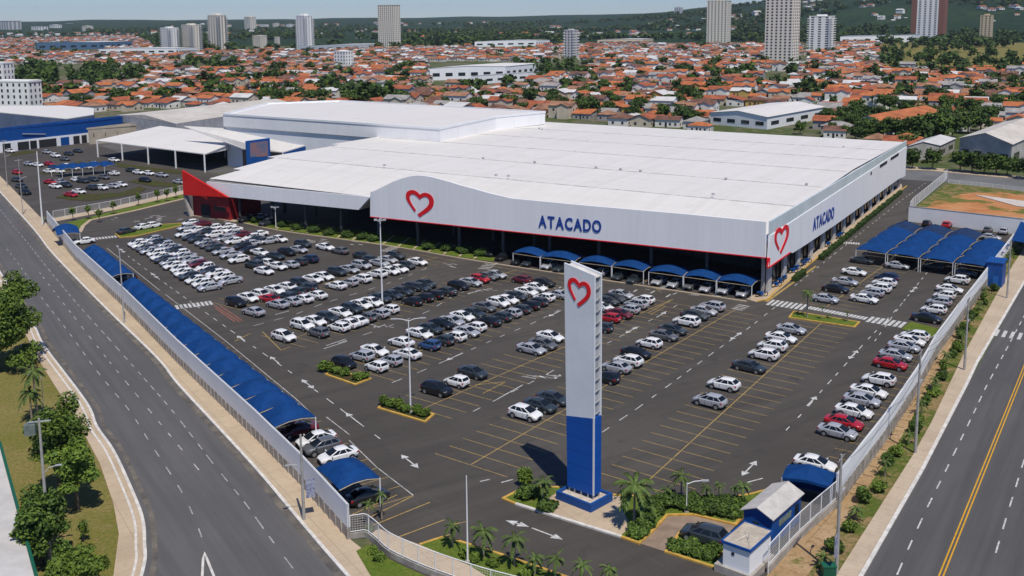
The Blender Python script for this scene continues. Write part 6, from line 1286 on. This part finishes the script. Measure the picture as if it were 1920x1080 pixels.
# apartment towers
def tower(label, x, wpx, yb, yt, wall, cols=5, az=-33, depth=.75, balc=None, side=None, winw=.42, crown=True, name='apartment_tower', glass=None):
    p = at(x, yb); h = top_of(x, yb, yt) if yt > 0 else top_of(x, yb, 1) * (yb - yt) / (yb - 1); w = wpx * p.y / FPX; ca = abs(math.cos(R(az))) + abs(math.sin(R(az))) * depth; w = w / ca; d = w * depth
    hc = h * (.94 if crown else 1.0); t = thing(name, label, 'tower', p, R(az), 'apartment towers'); b = MB(); b.box((0, 0, 0), w, d, hc, base=True); local(b, 'wall', wall, t)
    n = max(4, int(hc / 3.1)); fh = hc / n; wb = MB(); bb_ = MB()
    for face, L, o in ((0, w, d / 2), (1, d, w / 2), (2, w, d / 2), (3, d, w / 2)):
        c = cols if face % 2 == 0 else max(3, int(cols * depth + .5))
        for i in range(n):
            for k in range(c):
                q = (k + .5) / c * L - L / 2; z = (i + .55) * fh; ww = L / c * winw
                x_, y_, sx, sy = ((q, -o, ww, .16), (o, q, .16, ww), (q, o, ww, .16), (-o, q, .16, ww))[face]; wb.box((x_, y_, z), sx, sy, fh * .52)
    o = local(wb, 'windows', glass or WINM, t); o['kind'] = 'stuff'
    if side:
        for s in (-1, 1): b = MB(); b.box((s * (w / 2 - w * .07), 0, .2), w * .18, d + .5, hc - .1, base=True); local(b, 'side_pier', side, t)
    if balc:
        for sx in (-1, 1):
            for sy in (-1, 1):
                for i in range(1, n): bb_.box((sx * w * .5, sy * d * .42, i * fh), w * .16, d * .30, .9, base=True)
        o = local(bb_, 'balconies', balc, t); o['kind'] = 'stuff'
    b = MB(); b.box((0, 0, hc), w * 1.03, d * 1.03, .9, base=True); local(b, 'cornice', wall, t)
    if crown: b = MB(); b.box((0, 0, hc + .9), w * .4, d * .5, h - hc - .9, base=True); local(b, 'machine_room', wall, t)
    return t
TW = mat('tower_white', (.84, .83, .80), .8, .2); TC = mat('tower_cream', (.78, .72, .62), .8, .2); TB = mat('tower_beige', (.64, .52, .34), .8, .2); TR = mat('tower_brick', (.24, .105, .075), .8, .2); TG = mat('tower_grey', (.55, .55, .55), .8, .2); TBL = mat('tower_glass_blue', (.10, .16, .24), .3, .5)
tower('white apartment tower, left one of the twin towers at the left', 320, 34, 98, 50, TW, 5, -40, .8, TG); tower('pale apartment tower, right one of the twin towers at the left', 361, 36, 97, 44, TC, 5, -40, .8, TG)
tower('tall cream tower with dark balconies right of the twin towers', 410, 34, 94, 25, TC, 4, -33, .8, TG, winw=.45); tower('far cream tower standing apart in green woods', 470, 22, 60, 30, TC, 4, -40, .8)
tower('slim white tower with blue glass stripe', 573, 31, 96, 26, TW, 3, -38, .8, TW, glass=TBL); tower('tall cream slab tower with a dense window grid', 731, 42, 91, 10, TC, 8, -30, .55, winw=.42, crown=False)
tower('small grey white tower alone among the houses right of centre', 1071, 27, 108, 54, TG, 3, -35, .9, TW); tower('cream tower cut by the top edge right of centre', 1347, 45, 80, -3, TC, 6, -30, .6, winw=.42)
tower('tallest cream tower with dark window strips', 1465, 64, 116, -22, TC, 6, -36, .7, winw=.42); tower('white tower with wrap round balconies', 1539, 48, 92, 27, TW, 3, -32, .7, TW, winw=.4)
tower('white tower with brown brick piers', 1740, 64, 76, -18, TW, 6, -33, .6, None, TR); tower('narrow beige tower at the right', 1848, 25, 78, 26, TB, 3, -36, .8)
tower('far dark blue grey tower cut by the top edge', 1272, 17, 52, 12, TG, 3, -33, .9, glass=TBL); tower('small white apartment block among the houses left of centre', 645, 36, 128, 95, TW, 4, -35, .7, winw=.3)
for k, (x, w, yb, yt, m) in enumerate(((20, 40, 62, 38, TG), (75, 30, 62, 50, TW), (105, 22, 60, 46, TW), (131, 14, 55, 44, TW), (165, 20, 62, 48, TC), (496, 16, 57, 46, TW), (518, 12, 57, 43, TC), (543, 12, 57, 46, TW), (488, 26, 92, 66, TC), (520, 10, 84, 70, TC))):
    tower('small far block of flats on the skyline, %s from the left' % ordn(k + 1), x, w, yb, yt, m, 4, -33, .8, winw=.45, crown=k % 2 == 0, name='apartment_block')
tower('white five storey apartment block at the left edge', 36, 84, 208, 153, mat('flats_white', (.84, .83, .80), .8, .2, noise=(.2, .06)), 6, -14, .45, winw=.30, crown=False, name='apartment_block')
tower('taller white apartment wing at the left picture edge', 4, 46, 192, 119, MATS['flats_white'], 3, -14, .7, winw=.28, crown=False, name='apartment_block')
# ------------------------------------------------------------------ trees of the town
TV = []
for s, (n, leaf, mats_) in enumerate(((900, .5, [LEAFD, LEAF]), (900, .5, [LEAFD, LEAF]), (800, .5, [LEAF, LEAFD]), (800, .55, [LEAFD, LEAF]), (850, .5, [LEAFD, LEAFD]))):
    TV.append((crown_data('crown', blobs_round(8, 8.5, 9, 50 + s, .16), n, leaf, mats_, 60 + s), trunk_data(2.2, .28, 4, 70 + s), crown_data('crown', blobs_round(8, 8.5, 7, 50 + s, .1), 70, 1.5, mats_, 80 + s)))
LAND = [('the broad white hall', 885, 140), ('the tallest cream tower', 1465, 116), ('the white workshop', 1440, 225), ('the concrete warehouse', 1850, 290), ('the orange roofed terrace', 1660, 240), ('the small grey white tower', 1071, 108), ('the dense window slab tower', 731, 91), ('the five storey apartment block', 45, 190), ('the twin towers', 340, 97), ('the rear hall', 720, 195), ('the blue striped slim tower', 573, 96), ('the brown pier tower', 1740, 78), ('the blue store', 110, 235), ('the small white apartment block', 645, 125)]
trees = []; rr = random.Random(77)
def addt(x, y, s, k=None): trees.append((x, y, s, rr.randrange(5) if k is None else k))
for x, y, s in ((1712, 268, 1.25), (1735, 262, 1.45), (1760, 268, 1.4), (1785, 258, 1.2), (1815, 250, 1.3), (1838, 246, 1.2), (1700, 282, .9), (1710, 316, .75), (1748, 318, .85), (1800, 322, .85), (1822, 324, .95), (1845, 326, .95), (1868, 328, .9), (1888, 330, .85), (1925, 336, .9), (1282, 232, 1.0), (1296, 236, .9), (1500, 252, .7), (1560, 254, .7), (1582, 258, .7), (1604, 261, .65), (1630, 264, .6), (386, 162, 1.6), (607, 172, 1.4), (655, 188, 1.3), (680, 190, 1.5), (705, 190, 1.5), (728, 192, 1.3), (1085, 212, .9), (1098, 214, 1.0), (1378, 150, 1.2), (1483, 145, 1.5), (1080, 145, 1.2), (140, 255, .9), (1705, 305, .6), (1548, 236, .8)): addt(x, y, s, 3 if s > 1.3 else None)
def fill(n, x0, y0, x1, y1, s0, s1):
    for _ in range(n): addt(rr.uniform(x0, x1), y0 + (y1 - y0) * rr.random() ** .8, rr.uniform(s0, s1))
fill(46, 22, 128, 222, 164, .9, 1.5); fill(9, 228, 122, 265, 150, .8, 1.3); fill(18, 330, 114, 445, 134, .8, 1.3); fill(22, 960, 118, 1098, 141, .9, 1.4); fill(70, 1650, 84, 2000, 128, 1.0, 1.7)
for _ in range(1500):
    x = rr.uniform(-20, 1940); y = lim_up(x) + (lim_low(x) - lim_up(x)) * rr.random() ** 1.0
    if blocked(x, y, EXC[13:]) or (798 < x < 1000 and 112 < y < 166): continue
    addt(x, y, rr.uniform(.45, 1.05) if rr.random() < .8 else rr.uniform(1.0, 1.4))
trees.sort(key=lambda q: -q[1]); cnt = {}; TI = []
for i, (x, y, s, k) in enumerate(trees):
    p = at(x, y); rz = rr.random() * 6.28
    if i < 250:
        t = thing('tree', None, None, p, rz); inst('trunk', TV[k][1], t, (0, 0, 0), 0, s); inst('crown', TV[k][0], t, (0, 0, 0), 0, (s, s, s * rr.uniform(.85, 1.1)))
        j = min(range(len(LAND)), key=lambda q: math.hypot(LAND[q][1] - x, LAND[q][2] - y)); cnt.setdefault(j, []).append((math.hypot(LAND[j][1] - x, LAND[j][2] - y), t, s, k))
    else: TI.append((p, s, k, rz))
for j, lst in cnt.items():
    lst.sort(key=lambda q: q[0])
    for n, (dd_, t, s, k) in enumerate(lst): tag(t, '%s %s tree, the %s nearest tree to %s' % ('large' if s > 1.15 else 'small' if s < .7 else 'medium', ('dark green', 'dark green', 'green', 'dark green', 'dark green')[k], ordn(n + 1) if n else 'very', LAND[j][0]), 'tree', 'trees of the town')
items = []; LCR = [(m := TV[k][2]) for k in range(5)]
LVF = [([v.co[:] for v in m.vertices], [tuple(q.vertices) for q in m.polygons], [q.material_index for q in m.polygons]) for m in LCR]
MI = [[0, 1], [0, 1], [1, 0], [0, 1], [0, 0]]
def addcrown(p, s, k, rz, sz=1.0):
    V, F, M_ = LVF[k]; items.append((V, F, [MI[k][m] for m in M_], Matrix.Translation(p) @ Matrix.Rotation(rz, 4, 'Z') @ Matrix.Diagonal((s, s, s * sz, 1))))
for p, s, k, rz in TI: addcrown(p, s, k, rz)
for _ in range(5200):   # of the plain and the first slopes
    th = R(rr.uniform(-29, 29)); r = rr.uniform(1600, 4600); x, y = r * math.sin(th), r * math.cos(th); X, Y, Z = proj((x, y, hill(x, y)))
    if math.sin(x * .009 + 2) + math.sin(y * .006 + x * .003) < -.2: continue
    if hill(x, y) < 1 and Y > lim_up(X) + 1: continue
    addcrown(Vector((x, y, hill(x, y) - 1)), rr.uniform(1.2, 2.9), rr.choice((0, 3, 4, 1)), rr.random() * 6, .8)
merge(items, 'distant_woods', [LEAFD, LEAF, LEAFY], 'dark green woods and tree clumps filling the distance', 'woods')
# a pair of people and small things at the edges

HZ = MB(); HZ.box((0, 5200, -1.2), 12500, 14500, 215, base=True)
hm = bpy.data.materials.new('haze_air'); hm.use_nodes = True; hn = hm.node_tree; hn.nodes.remove(hn.nodes['Principled BSDF'])
pv = hn.nodes.new('ShaderNodeVolumePrincipled'); pv.inputs['Color'].default_value = (.72, .84, 1.0, 1); pv.inputs['Density'].default_value = 3.2e-5; pv.inputs['Anisotropy'].default_value = 0.0
hn.links.new(pv.outputs[0], hn.nodes['Material Output'].inputs['Volume'])
hz = HZ.build('haze', hm); hz['kind'] = 'stuff'; hz['label'] = 'thin bluish haze over the far town and hills'; hz.display_type = 'WIRE'

for k, (x, y) in enumerate(((97, 331), (116, 329), (135, 328), (155, 326), (176, 325))):
    p = at(x, y); shade('small blue canopy in the neighbouring car park, %s from the left' % ordn(k + 1), 'canopies in the neighbouring car park', p, -33, 5.6, 4.6, 2.5, 1.0, ridge=.5)
